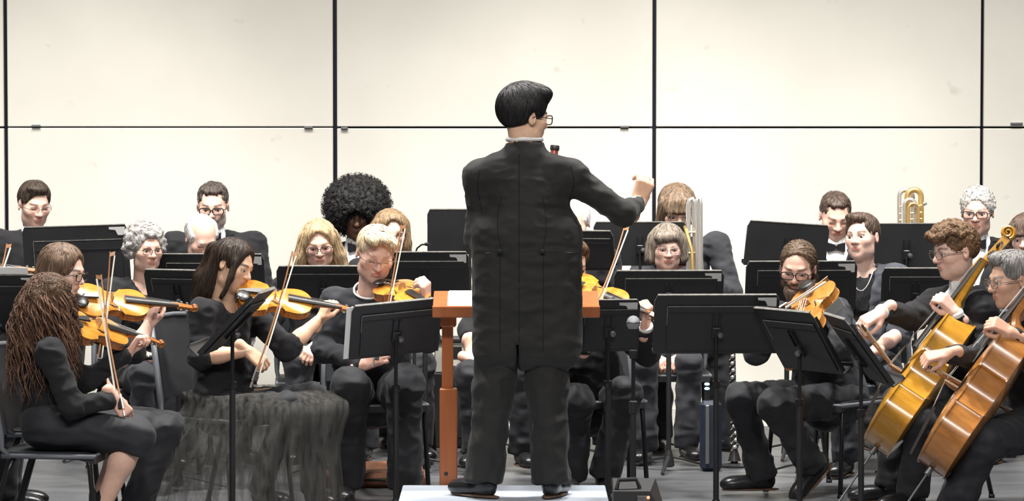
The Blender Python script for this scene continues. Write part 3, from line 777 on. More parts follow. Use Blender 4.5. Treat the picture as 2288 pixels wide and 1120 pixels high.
    # ---- trousers
    if lower and bottom:
        g = Field(np.minimum.reduce([H]+kn+an)-.24, np.maximum.reduce([H]+kn+an)+.24, res*1.18)
        g.ell(H-up*.01, (.168*S*wid, .125*S, .13*S), T, k=.05)
        for i in (0, 1):
            g.rc(hj[i], kn[i], .088*S*legw, .068*S*legw, k=.04)
            g.rc(kn[i], an[i]+A(0, 0, -.02), .066*S*legw, .056*S*legw, k=.03, capb=True)
            g.rc(kn[i]*.4+an[i]*.6, an[i]+(an[i]-kn[i])*.06, .05*S*legw, .06*S*legw, k=.03, capb=True)
        V, Q = g.mesh(); Nn = vnormals(V, Q)
        f_ = vnoise(V*np.array((9, 9, 14)), 9)+.6*vnoise(V*np.array((26, 26, 15)), 12); V = V+Nn*(.010*(1-np.abs(f_)*1.6))[:, None]
        wobj('trousers', V, Q, M[bottom], root)
        for i in (0, 1): foot(root, an[i], td[i], S, m=shoes, pitch=toepitch[i])
    # ---- body
    parts = []
    nl = Rh.T@(N-up*.03-hc)/S
    far = res >= .011
    Vh, Qh, Ch = head_mesh(nl, fc, .006 if far else .005); parts.append((S*Vh@Rh.T+hc, Qh, Ch))
    g = Field(lo, hi, .024)
    for c, r in ((.68, (.135, .09, .17)), (.36, (.12, .085, .16)), (.08, (.14, .1, .12))): g.ell(H+up*c*L, np.array(r)*S, T, k=.05)
    g.rc(N-up*.06, N+(hc-N)*.2, .05*S, .046*S, k=.03)
    for i in (0, 1):
        g.rc(N-up*.07, shd[i], .04*S, .045*S, k=.04); g.rc(shd[i], el[i], .042*S, .036*S, k=.03)
        if not (hd[i].get('sleeve', sleeve) < .9): g.rc(el[i], wr[i], .036*S, .026*S, k=.02)
        if lower: g.rc(hj[i], kn[i], .07*S, .05*S, k=.03); g.rc(kn[i], an[i], .048*S, .034*S, k=.03)
    V, Q = g.mesh(); parts.append((V, Q, np.tile(np.array(SKIN[fc['skin']]), (len(V), 1))))
    for i, s in enumerate((-1, 1)):
        Am = hd[i]
        if Am.get('nohand'): continue
        fd = unit(wr[i]-el[i]); dr = unit(A(*Am['dir'])) if 'dir' in Am else fd
        bk = A(*Am.get('back', (0, 0, 1)))
        hm = hand_mesh(wr[i]+fd*.012, dr, bk, Am.get('thumb', -s), Am.get('curl', .45), S*Am.get('hs', 1.), spread=Am.get('spread', .3), tcurl=Am.get('tcurl', .5), skin=fc['skin'], curls=Am.get('curls'), fore=.05, h=.0062 if far else .0048)
        parts.append(hm)
        if hd[i].get('sleeve', sleeve) < .9:
            f2 = Field(np.minimum(el[i], wr[i])-.08, np.maximum(el[i], wr[i])+.08, .008)
            f2.rc(el[i], el[i]*.55+wr[i]*.45, .040*S, .037*S, k=.02); f2.rc(el[i]*.6+wr[i]*.4, wr[i]+fd*.01, .038*S, .026*S, k=.02)
            V, Q = f2.mesh(); parts.append((V, Q, np.tile(np.array(SKIN[fc['skin']])*np.array((1, .95, .94)), (len(V), 1))))
    V, Q, C = join(parts); wobj('body', V, Q, M['skin'], root, True, C)
    if cuffs:
        for i in (0, 1):
            if hd[i].get('nohand'): continue
            fd = unit(wr[i]-el[i]); g = Field(wr[i]-.09, wr[i]+.09, .0065)
            g.rc(wr[i]-fd*.05, wr[i]+fd*.018, .036*S, .036*S, k=0, capa=True, capb=True); V, Q = g.mesh(); wobj('shirt_cuff', V, Q, M['white'], root)
    # ---- eyes
    for s in (-1, 1):
        q = MB(); q.ball((0, 0, 0), .0122*S, 8); V = np.array(q.V)
        iris = V[:, 1]*-1 > .0122*S*.80; pup = V[:, 1]*-1 > .0122*S*.96
        C = np.tile(np.array((.72, .70, .68)), (len(V), 1)); C[iris] = fc.get('iris', (.05, .03, .02))
        wobj('eye', V@Rh.T+hc+S*(Rh@A(s*.032, -.0775+.004*(fc.get('lid', .3) > .95), .0)), np.array([f for f in q.F]), M['eye'], root, True, C)
    if hair: make_hair(root, hc, Rh, S, hair, hairc, hamp, curly=curly, h=.0075 if far else .006, K=440 if far else 900)
    if specs: glasses(root, hc, Rh, S, *specs)
    info = dict(root=root, hc=hc, Rh=Rh, N=N, H=H, sh=shd, el=el, wr=wr, kn=kn, an=an, T=T, S=S, B=B)
    if DEBUG:
        print('PERSON', label[:40], 'head z %.2f' % hc[2], 'N-H %.2f' % L, 'arm', ['%.2f/%.2f' % (np.linalg.norm(el[i]-shd[i]), np.linalg.norm(wr[i]-el[i])) for i in (0, 1)], 'leg', ['%.2f/%.2f z%.2f' % (np.linalg.norm(kn[i]-hj[i]), np.linalg.norm(an[i]-kn[i]), an[i][2]) for i in (0, 1)], 'hipz %.2f' % H[2])
    return info
DEBUG = False
# ------------------------------------------------------------------ instruments and furniture
def setmat(o, Mx, org):
    m = np.eye(4); m[:3, :3] = Mx; m[:3, 3] = org; o.matrix_world = Matrix(m.tolist()); o.rotation_mode = 'QUATERNION'
    o.location = Vector(org); o.rotation_quaternion = Matrix(np.asarray(Mx).tolist()).to_quaternion()
def lobj(name, mb, mt, parent, smooth=False, angle=35):
    me = raw_mesh(name, mb.V, mb.F, mt, smooth); o = bpy.data.objects.new(name, me); COL.objects.link(o); o.parent = parent
    if smooth: me.set_sharp_from_angle(angle=R_(angle))
    return o
HALF = [(.0, .0), (.003, .06), (.012, .11), (.03, .165), (.06, .215), (.10, .253), (.15, .28), (.20, .291), (.25, .291), (.30, .279), (.34, .262), (.372, .252), (.388, .251),
        (.392, .232), (.405, .208), (.43, .184), (.465, .167), (.51, .159), (.55, .161), (.585, .172), (.61, .188), (.625, .207), (.632, .222), (.65, .220), (.69, .226), (.74, .235), (.79, .237), (.84, .229), (.89, .206),
        (.93, .17), (.96, .125), (.978, .075), (.984, .03)]
def outline(L, ins=0.0):
    up = [(x*L, y*L) for x, y in HALF]; pts = [(x, -y) for x, y in up[1:]]+[(x, y) for x, y in up[:0:-1]]+[(0, 0)]
    if ins:
        P_ = np.array(pts); n = len(P_); out = []
        for i in range(n):
            t = P_[(i+1) % n]-P_[i-1]; nn = np.array((t[1], -t[0])); nn = nn/(np.linalg.norm(nn)+1e-9); out.append(tuple(P_[i]-nn*ins))
        return out
    return pts
def plate(L, arch, th, up=1):
    o = np.array(outline(L)); cx = .46*L; mb = MB(); n = len(o); V = []
    ts = [1, .985, .92, .78, .58, .35, .15]
    for t in ts:
        hgt = arch*(1-t**2.2)
        for x, y in o: V.append((cx+(x-cx)*t, y*t, up*(th+hgt)))
    V.append((cx, 0, up*(th+arch))); c = len(V)-1; Fc = []
    for r in range(len(ts)-1):
        for i in range(n):
            a, b = r*n+i, r*n+(i+1) % n; f = (a, b, b+n, a+n); Fc.append(f if up > 0 else f[::-1])
    r = len(ts)-1
    for i in range(n):
        f = (r*n+i, r*n+(i+1) % n, c); Fc.append(f if up > 0 else f[::-1])
    b0 = len(V); V += [(x, y, 0) for x, y in o]
    for i in range(n):
        f = (b0+i, b0+(i+1) % n, (i+1) % n, i); Fc.append(f if up > 0 else f[::-1])
    f = tuple(b0+i for i in range(n)); Fc.append(f[::-1] if up > 0 else f)
    return mb.add(V, Fc)
def fiddle(name, label, cat, tail, axis, normal, L=.356, rib=.031, top='violin_top', side='violin_side', chin=True, endpin=0., group=None, shoulder_rest=False):
    k = L/.356; root = empty(name, (0, 0, 0), label, cat, group); setmat(root, frame(axis, normal), np.asarray(tail))
    q = MB(); q.prism(outline(L, .0035*k), -rib, 0); lobj('ribs', q, M[side], root, True, 30)
    tp = plate(L, .014*k, .0035*k, 1); t_o = lobj('top_plate', tp, M[top], root, True, 40)
    bp = plate(L, .013*k, .0035*k, -1); V = np.array(bp.V); V[:, 2] -= rib; bp.V = V.tolist(); lobj('back_plate', bp, M[side], root, True, 40)
    za = .0155*k
    for s in (-1, 1):                       # sound holes
        pts = []
        for i in range(15):
            t = i/14; x = L*(.39+.20*t); y = s*L*(.125-.035*t+.022*math.sin(2*math.pi*(t-.5))); tt = abs(y)/(.2*L); pts.append((x, y, .0035*k+.014*k*(1-min(1, tt)**2.2)*.86))
        f = MB(); f.tube(pts, [.0012*k+.0017*k*math.sin(math.pi*i/14) for i in range(15)], 6, flat=1)
        f.ball(pts[0], .0034*k, 5); f.ball(pts[-1], .0028*k, 5); lobj('sound_hole', f, M['ebony'], t_o)
    # neck with heel, pegbox and scroll
    nk = MB(); x0, x1 = L*.97, L*1.37
    nk.tube([(x0-.004*k, 0, -rib*.75), (x0+.006*k, 0, -.010*k), (x0+.03*k, 0, .002*k), (x1-.02*k, 0, .007*k), (x1, 0, .006*k)], [.014*k, .0155*k, .0125*k, .0115*k, .0115*k], 10)
    n_o = lobj('neck', nk, M[side], root, True)
    fbd = MB(); V = []
    for x, w_, z in ((L*.66, .021*k, .026*k), (x1, .0118*k, .0135*k)):
        for yy, dz in ((-1, -.002), (-.5, .0015), (0, .003), (.5, .0015), (1, -.002), (1, -.0065), (-1, -.0065)): V.append((x, yy*w_, z+dz*k))
    fbd.add(V, [tuple(range(7))[::-1], tuple(range(7, 14))]+[(i, (i+1) % 7, 7+(i+1) % 7, 7+i) for i in range(7)]); lobj('fingerboard', fbd, M['ebony'], root, True)
    pb = MB(); xs_ = x1+.07*k
    pb.add([(x1, -.0125*k, .010*k), (x1, .0125*k, .010*k), (x1, .0125*k, -.010*k), (x1, -.0125*k, -.010*k), (xs_, -.009*k, .001*k), (xs_, .009*k, .001*k), (xs_, .009*k, -.018*k), (xs_, -.009*k, -.018*k)],
           [(0, 1, 2, 3), (4, 7, 6, 5), (0, 4, 5, 1), (1, 5, 6, 2), (2, 6, 7, 3), (3, 7, 4, 0)]); lobj('pegbox', pb, M[side], root, False)
    sc = MB(); c = A(xs_+.012*k, 0, -.004*k); pts = []; rr = []
    for i in range(34):
        a = -2.3+i*.36; r = .0155*k*(1-i/40); pts.append(c+A(math.cos(a)*r, 0, math.sin(a)*r)); rr.append(.0052*k*(1-i/70))
    sc.tube(pts, rr, 8); sc.lathe(c-A(0, .0105*k, 0), (0, 1, 0), [(0, .001), (.0, .006*k), (.004*k, .0125*k), (.017*k, .0125*k), (.021*k, .006*k), (.021*k, .001)], 14)
    for s in (-1, 1):
        pts2 = [(p[0], s*.0085*k, p[2]) for p in pts]; sc.tube(pts2, [r*.75 for r in rr], 6)
    lobj('scroll', sc, M[side], root, True, 50)
    for i in range(4):
        s = 1 if i % 2 else -1; pg = MB(); x = x1+(.012+.014*i)*k; z = .001*k-.0022*i*k
        pg.tube([(x, -s*.013*k, z), (x, s*.02*k, z)], .0032*k, 8); pg.ball((x, s*.027*k, z), A(.0075, .0085, .0035)*k, 6); lobj('peg', pg, M['ebony'], root, True)
    br = MB(); xb = L*.485; hb = .033*k
    br.add([(xb-.0025*k, -.021*k, za-.003*k), (xb-.0025*k, -.018*k, za+hb*.65), (xb-.001*k, -.012*k, za+hb*.93), (xb-.001*k, 0, za+hb), (xb-.001*k, .014*k, za+hb*.88), (xb-.0025*k, .018*k, za+hb*.6), (xb-.0025*k, .021*k, za-.003*k), (xb-.0025*k, .011*k, za-.001*k), (xb-.0025*k, 0, za+.01*k), (xb-.0025*k, -.011*k, za-.001*k),
            (xb+.0025*k, -.021*k, za-.003*k), (xb+.0025*k, -.018*k, za+hb*.65), (xb+.001*k, -.012*k, za+hb*.93), (xb+.001*k, 0, za+hb), (xb+.001*k, .014*k, za+hb*.88), (xb+.0025*k, .018*k, za+hb*.6), (xb+.0025*k, .021*k, za-.003*k), (xb+.0025*k, .011*k, za-.001*k), (xb+.0025*k, 0, za+.01*k), (xb+.0025*k, -.011*k, za-.001*k)],
           [tuple(range(10)), tuple(range(10, 20))[::-1]]+[(i, 10+i, 10+(i+1) % 10, (i+1) % 10) for i in range(10)]); lobj('bridge', br, M['bridge'], root)
    tpz = MB(); tpz.add([(.01*L, -.008*k, za+.004*k), (.01*L, .008*k, za+.004*k), (.31*L, .019*k, za+.016*k), (.31*L, -.019*k, za+.016*k), (.01*L, -.006*k, za+.009*k), (.01*L, .006*k, za+.009*k), (.31*L, .016*k, za+.023*k), (.31*L, -.016*k, za+.023*k)],
                        [(0, 3, 2, 1), (4, 5, 6, 7), (0, 1, 5, 4), (1, 2, 6, 5), (2, 3, 7, 6), (3, 0, 4, 7)]); lobj('tailpiece', tpz, M['ebony'], root)
    for i in range(4):
        y = (i-1.5); st = MB(); st.tube([(.30*L, y*.008*k, za+.021*k), (xb, y*.0105*k, za+hb+(.0006-.0018*abs(y))*k), (x1, y*.0054*k, .0165*k)], .0006*k**.6, 4); lobj('string', st, M['strings'], root)
    if chin:
        ch = MB(); ch.ball((.07*L, -.11*L, za+.012), A(.032, .036, .008)*k, 8); ch.box((-.002, -.07*L, -.005), (.006, .03, .045)); lobj('chin_rest', ch, M['ebony'], root, True)
    if endpin:
        ep = MB(); ep.tube([(.004, 0, -rib*.5), (-.03, 0, -rib*.5)], .014, 10); ep.tube([(-.02, 0, -rib*.5), (-endpin, 0, -rib*.5)], .005, 8); lobj('endpin', ep, M['steel'], root, True)
    return root
def bow(label, frog, tip, hairdir, k=1., group=None, cat='bow'):
    frog = np.asarray(frog); tip = np.asarray(tip); Lb = np.linalg.norm(tip-frog); root = empty('bow', (0, 0, 0), label, cat, group)
    setmat(root, frame(tip-frog, -np.asarray(hairdir)), frog)
    s = MB(); n = 12; s.tube([(Lb*i/n, 0, .010-.012*math.sin(math.pi*i/n)) for i in range(n+1)], [(.0046-.0016*i/n)*k for i in range(n+1)], 8); lobj('stick', s, M['bowwood'], root, True)
    h = MB(); h.box((Lb*.5+.015, 0, -.012), (Lb-.06, .010*k, .006)); lobj('bow_hair', h, M['bowhair'], root)
    f = MB(); f.box((.045, 0, -.002), (.048, .012, .02), ch=.003); lobj('frog', f, M['ebony'], root)
    g = MB(); g.tube([(.02, 0, .010), (.085, 0, .008)], .0056*k, 8); g.tube([(-.012, 0, .010), (.012, 0, .010)], .0052, 8); lobj('grip', g, M['silver'], root, True)
    t = MB(); t.add([(Lb-.024, -.0035, .009), (Lb-.006, -.0035, .009), (Lb+.004, -.0035, -.012), (Lb-.012, -.0035, -.013), (Lb-.024, .0035, .009), (Lb-.006, .0035, .009), (Lb+.004, .0035, -.012), (Lb-.012, .0035, -.013)],
                    [(0, 3, 2, 1), (4, 5, 6, 7), (0, 1, 5, 4), (1, 2, 6, 5), (2, 3, 7, 6), (3, 0, 4, 7)]); lobj('tip', t, M['bowwood'], root)
    return root

def stand(label, px, py, d, w=.50, h=.33, yaw=0, tilt=14, roll=0, tagged=True, rib=True, base_yaw=20, pole_to=0.0, knob=True, paper=None, fold=False, group='black music stands'):
    """black orchestra music stand; its desk centre is seen at (px, py) at distance d"""
    c = P(px, py, d); Rm = Rz(yaw)@Rx(tilt)@Ry(roll); piv = c+Rm@A(0, -.012, -h*.12)
    root = empty('music_stand', (piv[0], piv[1], 0), label, 'music stand', group)
    L_ = lambda p: c+Rm@A(*p)
    q = MB(); cc = .028
    # folded sheet-metal desk: plate with clipped upper corners and turned-back rim
    poly = [(-w/2, -h/2), (w/2, -h/2), (w/2, h/2-cc), (w/2-cc*.45, h/2), (-w/2+cc*.45, h/2), (-w/2, h/2-cc)]
    Mp = Rm@np.array([[1, 0, 0], [0, 0, -1], [0, 1, 0]], float)        # prism xy -> desk xz, z -> -y
    q.prism(poly, -.0015, .0015, Mp, c)
    q.box((-w/2+.001, .009, -.01), (.003, .018, h-.04), Rm, c); q.box((w/2-.001, .009, -.01), (.003, .018, h-.04), Rm, c)
    q.build('desk', M['stand'], root)
    e = MB(); e.box((0, .004, h/2), (w-2*cc*.5, .014, .0035), Rm, c); 
    for s in (-1, 1): e.tube([L_((s*(w/2-cc*.45), .002, h/2)), L_((s*w/2, .002, h/2-cc)), L_((s*w/2, .002, h/2-cc-.05))], .002, 5)
    e.build('rim', M['standedge'], root)  # grey strip paints the highlight along the desk's top edge
    l = MB(); l.box((0, .032, -h/2), (w, .064, .003), Rm, c); l.box((0, .064, -h/2+.008), (w, .003, .018), Rm, c); l.build('ledge', M['stand'], root)
    if rib:                                 # pressed inner panel behind the desk, its grey edges paint in a highlight along with wear
        r = MB(); r.box((.012, -.005, -h*.06), (w*.84, .006, h*.76), Rm, c, ch=.002); ro = r.build('inner_panel', M['stand'], root)
        r = MB(); r.box((.012, -.0075, h*.318), (w*.84, .004, .003), Rm, c); r.box((.012-w*.42, -.0075, h*.16), (.0025, .003, h*.3), Rm, c); r.build('worn_lit_edge', M['standedge'], ro)
        r = MB(); r.box((.012, -.0095, h*.20), (w*.80, .003, .005), Rm, c); r.build('stiffener', M['stand'], ro)
    b = MB(); b.box((-.014, -.012, -h*.02), (.006, .016, h*.42), Rm, c); b.box((.014, -.012, -h*.02), (.006, .016, h*.42), Rm, c); b.box((0, -.013, -h*.12), (.04, .016, .05), Rm, c, ch=.003); b.build('bracket', M['pole'], root)
    if knob:
        k = MB(); k.lathe(piv+Rm@A(.012, -.012, 0), Rm@A(.3, -1, 0), [(0, .010), (.012, .014), (.022, .013), (.026, .004)], 12); k.build('clutch_knob', M['steel'], root, True)
    if tagged:
        t = MB(); tw, th = (.085, .044) if tagged is True else tagged
        x1, z1 = w/2-.012, h/2-.012
        t.prism([(x1-tw, z1), (x1-tw*.98, z1-th*.28), (x1-tw*.6, z1-th*.36), (x1-tw*.45, z1-th), (x1, z1-th), (x1, z1)], .002, .0035, Mp, c); t.build('label_tag', M['tag'], root)
    top = piv+A(0, .0, 0); zc = max(.35, min(.72, piv[2]-.25))
    p = MB(); p.tube([top, (top[0], top[1], zc)], .0085, 10); p.build('inner_tube', M['pole'], root, True)
    p = MB(); p.tube([(top[0], top[1], zc+.02), (top[0], top[1], .03+pole_to)], .0135, 10); p.build('outer_tube', M['stand'], root, True)
    p = MB(); p.lathe((top[0], top[1], zc-.0), (0, 0, 1), [(0, .016), (.004, .019), (.03, .019), (.034, .012)], 10); p.build('collar', M['pole'], root, True)
    p = MB(); p.lathe((top[0], top[1], .02), (0, 0, 1), [(0, .02), (.005, .03), (.04, .026), (.085, .016)], 12); hub = p.build('hub', M['stand'], root, True)
    for i in range(3):
        a = R_(base_yaw+120*i); dv = A(math.cos(a), math.sin(a), 0)
        p = MB(); b0 = A(top[0], top[1], 0); p.tube([b0+A(0, 0, .075), b0+dv*.09+A(0, 0, .055), b0+dv*.24+A(0, 0, .010)], [.011, .012, .009], 6, flat=.55); p.build('leg', M['stand'], root, True)
    return dict(root=root, c=c, R=Rm, w=w, h=h)
def sheet(label, st, x0=-.22, x1=.22, hh=.30, off=0.0, z0=None, group='sheet music on the stands', lift=.006):
    c, Rm, w, h = st['c'], st['R'], st['w'], st['h']; z0 = -h/2+.003 if z0 is None else z0
    root = empty('sheet_music', c+Rm@A(off, .01, z0), label, 'sheet music', group)
    for s, (a, b) in (('l', (x0, (x0+x1)/2-.001)), ('r', ((x0+x1)/2+.001, x1))):
        q = MB(); V = []; n = 6
        for i in range(n+1):
            t = i/n; x = a+(b-a)*t; y = .004+lift*math.sin(math.pi*t)
            for z in (z0, z0+hh):
                for yy in (y, y+.0012): V.append((x+off, yy, z))
        Fc = []
        for i in range(n):
            k = i*4
            Fc += [(k, k+4, k+6, k+2), (k+1, k+3, k+7, k+5), (k+2, k+6, k+7, k+3), (k, k+1, k+5, k+4)]
        Fc += [(0, 2, 3, 1), (n*4, n*4+1, n*4+3, n*4+2)]
        q.add(V, Fc, Rm, c); q.build('page', M['paper'], root)
    return root
CH = {}
def chair_meshes():
    q = MB(); n = 7; V = []
    # moulded seat: slightly dished pan
    for k, zz in ((0, .0), (1, -.03)):
        for i in range(n):
            for j in range(n):
                x = -.22+.44*i/(n-1); y = -.21+.42*j/(n-1); z = .455+zz-.010*(1-(x/.22)**2)*(1-(y/.21)**2)*(1 if k == 0 else .4)-.018*max(0, -(y+.13)/.08)
                V.append((x*(1-.10*(y+.21)/.42), y, z))
    Fc = []
    for i in range(n-1):
        for j in range(n-1):
            a, b, c, d = i*n+j, (i+1)*n+j, (i+1)*n+j+1, i*n+j+1; Fc.append((a, b, c, d)); m = n*n; Fc.append((a+m, d+m, c+m, b+m))
    ring = [i*n for i in range(n)]+[(n-1)*n+j for j in range(1, n)]+[i*n+n-1 for i in range(n-2, -1, -1)]+[j for j in range(n-2, 0, -1)]
    for i in range(len(ring)): a, b = ring[i], ring[(i+1) % len(ring)]; Fc.append((b, a, a+n*n, b+n*n))
    q.add(V, Fc); CH['seat'] = (raw_mesh('chair_seat', q.V, q.F, M['chairback'], True), 'seat'); CH['seat'][0].set_sharp_from_angle(angle=R_(50))
    e = MB(); e.tube([(-.222, -.205, .438), (-.21, .20, .438)], .011, 8); e.tube([(.222, -.205, .438), (.21, .20, .438)], .011, 8); e.tube([(-.222, -.2, .436), (.222, -.2, .436)], .010, 8)
    CH['edge'] = (raw_mesh('chair_seat_rail', e.V, e.F, M['chairedge'], True), 'seat_rail')
    b = MB(); V = []; nx, nz = 9, 7
    for k in (0, 1):
        for i in range(nx):
            for j in range(nz):
                u = -1+2*i/(nx-1); t = j/(nz-1); z = .53+.36*t; y = .205+.085*t-.035*(1-u*u)*-1*.6+.022*k
                wv = .205*(1-.08*t)*(1-.10*max(0, (t-.8)/.2)**2); V.append((u*wv, y-.025*u*u, z-.02*max(0, t-.8)*u*u*5))
    Fc = []
    for i in range(nx-1):
        for j in range(nz-1):
            a, b_, c, d = i*nz+j, (i+1)*nz+j, (i+1)*nz+j+1, i*nz+j+1; Fc.append((a, b_, c, d)); m = nx*nz; Fc.append((a+m, d+m, c+m, b_+m))
    ring = [i*nz for i in range(nx)]+[(nx-1)*nz+j for j in range(1, nz)]+[i*nz+nz-1 for i in range(nx-2, -1, -1)]+[j for j in range(nz-2, 0, -1)]
    for i in range(len(ring)): a, b_ = ring[i], ring[(i+1) % len(ring)]; Fc.append((b_, a, a+nx*nz, b_+nx*nz))
    b.add(V, Fc); CH['back'] = (raw_mesh('chair_back', b.V, b.F, M['chairback'], True), 'backrest'); CH['back'][0].set_sharp_from_angle(angle=R_(50))
    e = MB()
    for s in (-1, 1): e.tube([(s*.205, .16, .43), (s*.214, .20, .47), (s*.214, .205, .53), (s*.20, .275, .87)], [.011, .012, .016, .014], 8)
    e.tube([(-.20, .272, .868), (-.19, .288, .895), (0, .315, .90), (.19, .288, .895), (.20, .272, .868)], .012, 8)
    CH['bframe'] = (raw_mesh('chair_back_frame', e.V, e.F, M['chairedge'], True), 'back_frame')
    for s in (-1, 1):
        for f in (0, 1):
            e = MB()
            if f == 0: e.tube([(s*.20, -.17, .435), (s*.208, -.185, .40), (s*.225, -.225, .012)], .0115, 8); e.tube([(s*.225, -.225, .0), (s*.225, -.225, .016)], .015, 8)
            else: e.tube([(s*.195, .15, .435), (s*.205, .18, .36), (s*.225, .285, .012)], .0115, 8); e.tube([(s*.225, .285, .0), (s*.225, .285, .016)], .015, 8)
            CH['leg%d%d' % (s, f)] = (raw_mesh('chair_leg', e.V, e.F, M['pole'], True), 'leg')
chair_meshes()
def chair(label, x, y, yaw, z=0.0, s=1.0, group='black stage chairs', back=True):
    root = empty('stage_chair' if back else 'stage_stool', (x, y, z), label, 'chair', group); root.rotation_euler = (0, 0, R_(yaw)); root.scale = (s, s, s)
    for k, (me, nm) in CH.items():
        if not back and k in ('back', 'bframe'): continue
        o = bpy.data.objects.new(nm, me); COL.objects.link(o); o.parent = root
    return root
def chair_for(pn, yaw, label, back=.02, rest=True, **kw):
    H = pn['H']; v = Rz(yaw)@A(0, -.07+back, 0); return chair(label, H[0]+v[0], H[1]+v[1], yaw, back=rest, **kw)
PE = {}
HAIRC['curlbrown'] = (.13, .068, .042)
def curls(root, hc, Rh, S, color, n, length, spreadx=.10, r=.006, seed=3, back=.10):
    rg = np.random.default_rng(seed); q = MB(); cols = []
    for i in range(n):
        th = rg.uniform(0, 2*math.pi); ph = rg.uniform(.1, 1.75); y = math.sin(ph)*math.sin(th)
        if y < -.55: continue
        p = A(.092*math.sin(ph)*math.cos(th), .018+.110*y, .035+.10*math.cos(ph)); ln = length*rg.uniform(.55, 1.05); m = 22; pts = []
        out = unit(A(p[0], p[1]-.02, 0)); w = rg.uniform(.010, .02); a0 = rg.uniform(0, 6.28); fq = rg.uniform(16, 26)
        p0 = hc+S*(Rh@p); ow = Rh@out
        for k in range(m):
            t = k/(m-1); drop = ln*t; flare = (.035+spreadx*.5*t)*min(1, 3*t)
            a = a0+fq*t*ln*1.7; c = p0+ow*flare+A(0, 0, -drop)+A(math.cos(a), math.sin(a), .4*math.sin(a*1.3))*w*min(1, 4*t)
            pts.append(c)
        q.tube(pts, [r*(1-.75*(k/(m-1))**2)*min(1, .5+3*k/m) for k in range(m)], 5)
        cols += [np.array(HAIRC[color])*rg.uniform(.55, 1.5)]*(m*5)
    return wobj('curl', q.V, q.F, M['curl'], root, True, np.array(cols))
def lapels(pn, m='suit', depth=.2):
    N, T, S = pn['N'], pn['T'], pn['S']
    for s in (-1, 1):
        q = MB(); n = 5; V = []
        for i in range(n):
            t = i/(n-1); zz = .02-(depth+.03)*t; xi = s*(.078-.066*t); wd = .05*math.sin(math.pi*min(1, .25+.75*t))**.7*(1 if t < .99 else .1)
            yy = -.10-.022*math.sin(math.pi*.5*t)
            for dx, dy in ((0, -.012), (s*wd, .012), (s*wd, .02), (0, -.002)): V.append((xi+dx, yy+dy, zz))
        Fc = []
        for i in range(n-1):
            for k in range(4): Fc.append((i*4+k, i*4+(k+1) % 4, (i+1)*4+(k+1) % 4, (i+1)*4+k))
        q.add(V, Fc, T*S, N); q.build('lapel', M[m], pn['root'], True)

# ---- conductor, standing on the podium with his back to the lens
PODZ = .192; dC = 15.41
def tails(g):
    c = P(1178, 652, dC); g.box(c, (.135, .03, .240), np.eye(3), r=.098, k=.05)
    g.ell(P(1176, 520, dC), (.20, .125, .2), k=.06)
    for s in (-1, 1): g.box(P(1174+s*88, 384, dC), (.045, .035, .012), Ry(s*10), r=.035, k=.05)      # padded shoulders
    g.rc(P(1172, 372, dC+.01), P(1172, 319, dC+.015), .092, .080, k=.03, capb=True)                  # standing coat collar
    g.rc(P(1172, 352, dC), P(1112, 378, dC), .062, .052, k=.04); g.rc(P(1172, 352, dC), P(1232, 382, dC), .062, .05, k=.04)
    g.box(P(1156, 812, dC)+A(0, -.08, 0), (.006, .16, .09), np.eye(3), r=.001, k=0, mode='s')
    g.func(lambda x, y, z: np.maximum(np.abs(x-P(1172, 0, dC)[0])-.13, np.maximum(z-P(0, 800, dC)[2], -(y-dC-.02))), .0, 's', P(1040, 980, dC-.2)-.1, P(1330, 640, dC+.3)+.1)
PE['cond'] = person('conductor in black tailcoat standing on podium with back turned and one fist raised', dC, (1171, 262), yaw=122, pitch=6, body=180, S=1.03, res=.0085,
    face=dict(skin='asian', brow='black', blush=.2), hair=None, specs=('square', 'frame_black'), neck=(1171, 340, .01), sh=((1276, 396, 0), (1072, 396, 0)), hip=(1174, 628, 0),
    arms=(dict(e=(1392, 478, .03), w=(1422, 456, .24), dir=(.35, .2, .9), back=(.35, -.9, .0), curl=.62, tcurl=.7, thumb=-1, hs=1.12, spread=.5), dict(e=(1068, 535, .05), w=(1105, 600, .26), curl=.5)),
    legs=(((1222, 860, .0), (1232, 1062, 0)), ((1104, 860, .0), (1082, 1062, 0))), toes=((.3, 1), (-.75, .7)), outfit='sweater', top='coat', bottom='coat', wid=1.16, footz=PODZ, cuffs=True, legw=1.2,
    neckhole=.06, extra=([P(1050, 850, dC), P(1310, 850, dC)], tails), fold=.004)
_c = PE['cond']
V, Q = hair_field('side', .005); Nn = vnormals(V, Q); sv, sq, sc_ = strands(V, Nn, HAIRC['black'], 'side', False, 5, 1600); V = V+Nn*(.003*(vnoise(V*np.array((90, 90, 30)), 2)))[:, None]
V, Q, C = join([(V, Q, np.tile(HAIRC['black'], (len(V), 1))), (sv, sq, sc_)])
V[:, 0] *= -1; Q = Q[:, ::-1]
wobj('hair', _c['S']*1.08*V@_c['Rh'].T+_c['hc']+A(0, 0, .004), Q, M['hair'], _c['root'], True, C)
q = MB(); ring = [P(1172, 312, dC+.015)+A(.073*math.cos(a), .071*math.sin(a), -.004*math.sin(a)) for a in np.linspace(0, 2*math.pi, 24, endpoint=False)]
q.tube(ring, .010, 8, closed=True); q.build('shirt_collar', M['white'], _c['root'], True)
for bx in (1117, 1212):
    q = MB(); q.lathe(P(bx, 562, dC-.158), (0, -1, 0), [(-.03, .009), (0, .010), (.004, .009), (.005, .002)], 10); q.build('coat_button', M['satin'], _c['root'], True)

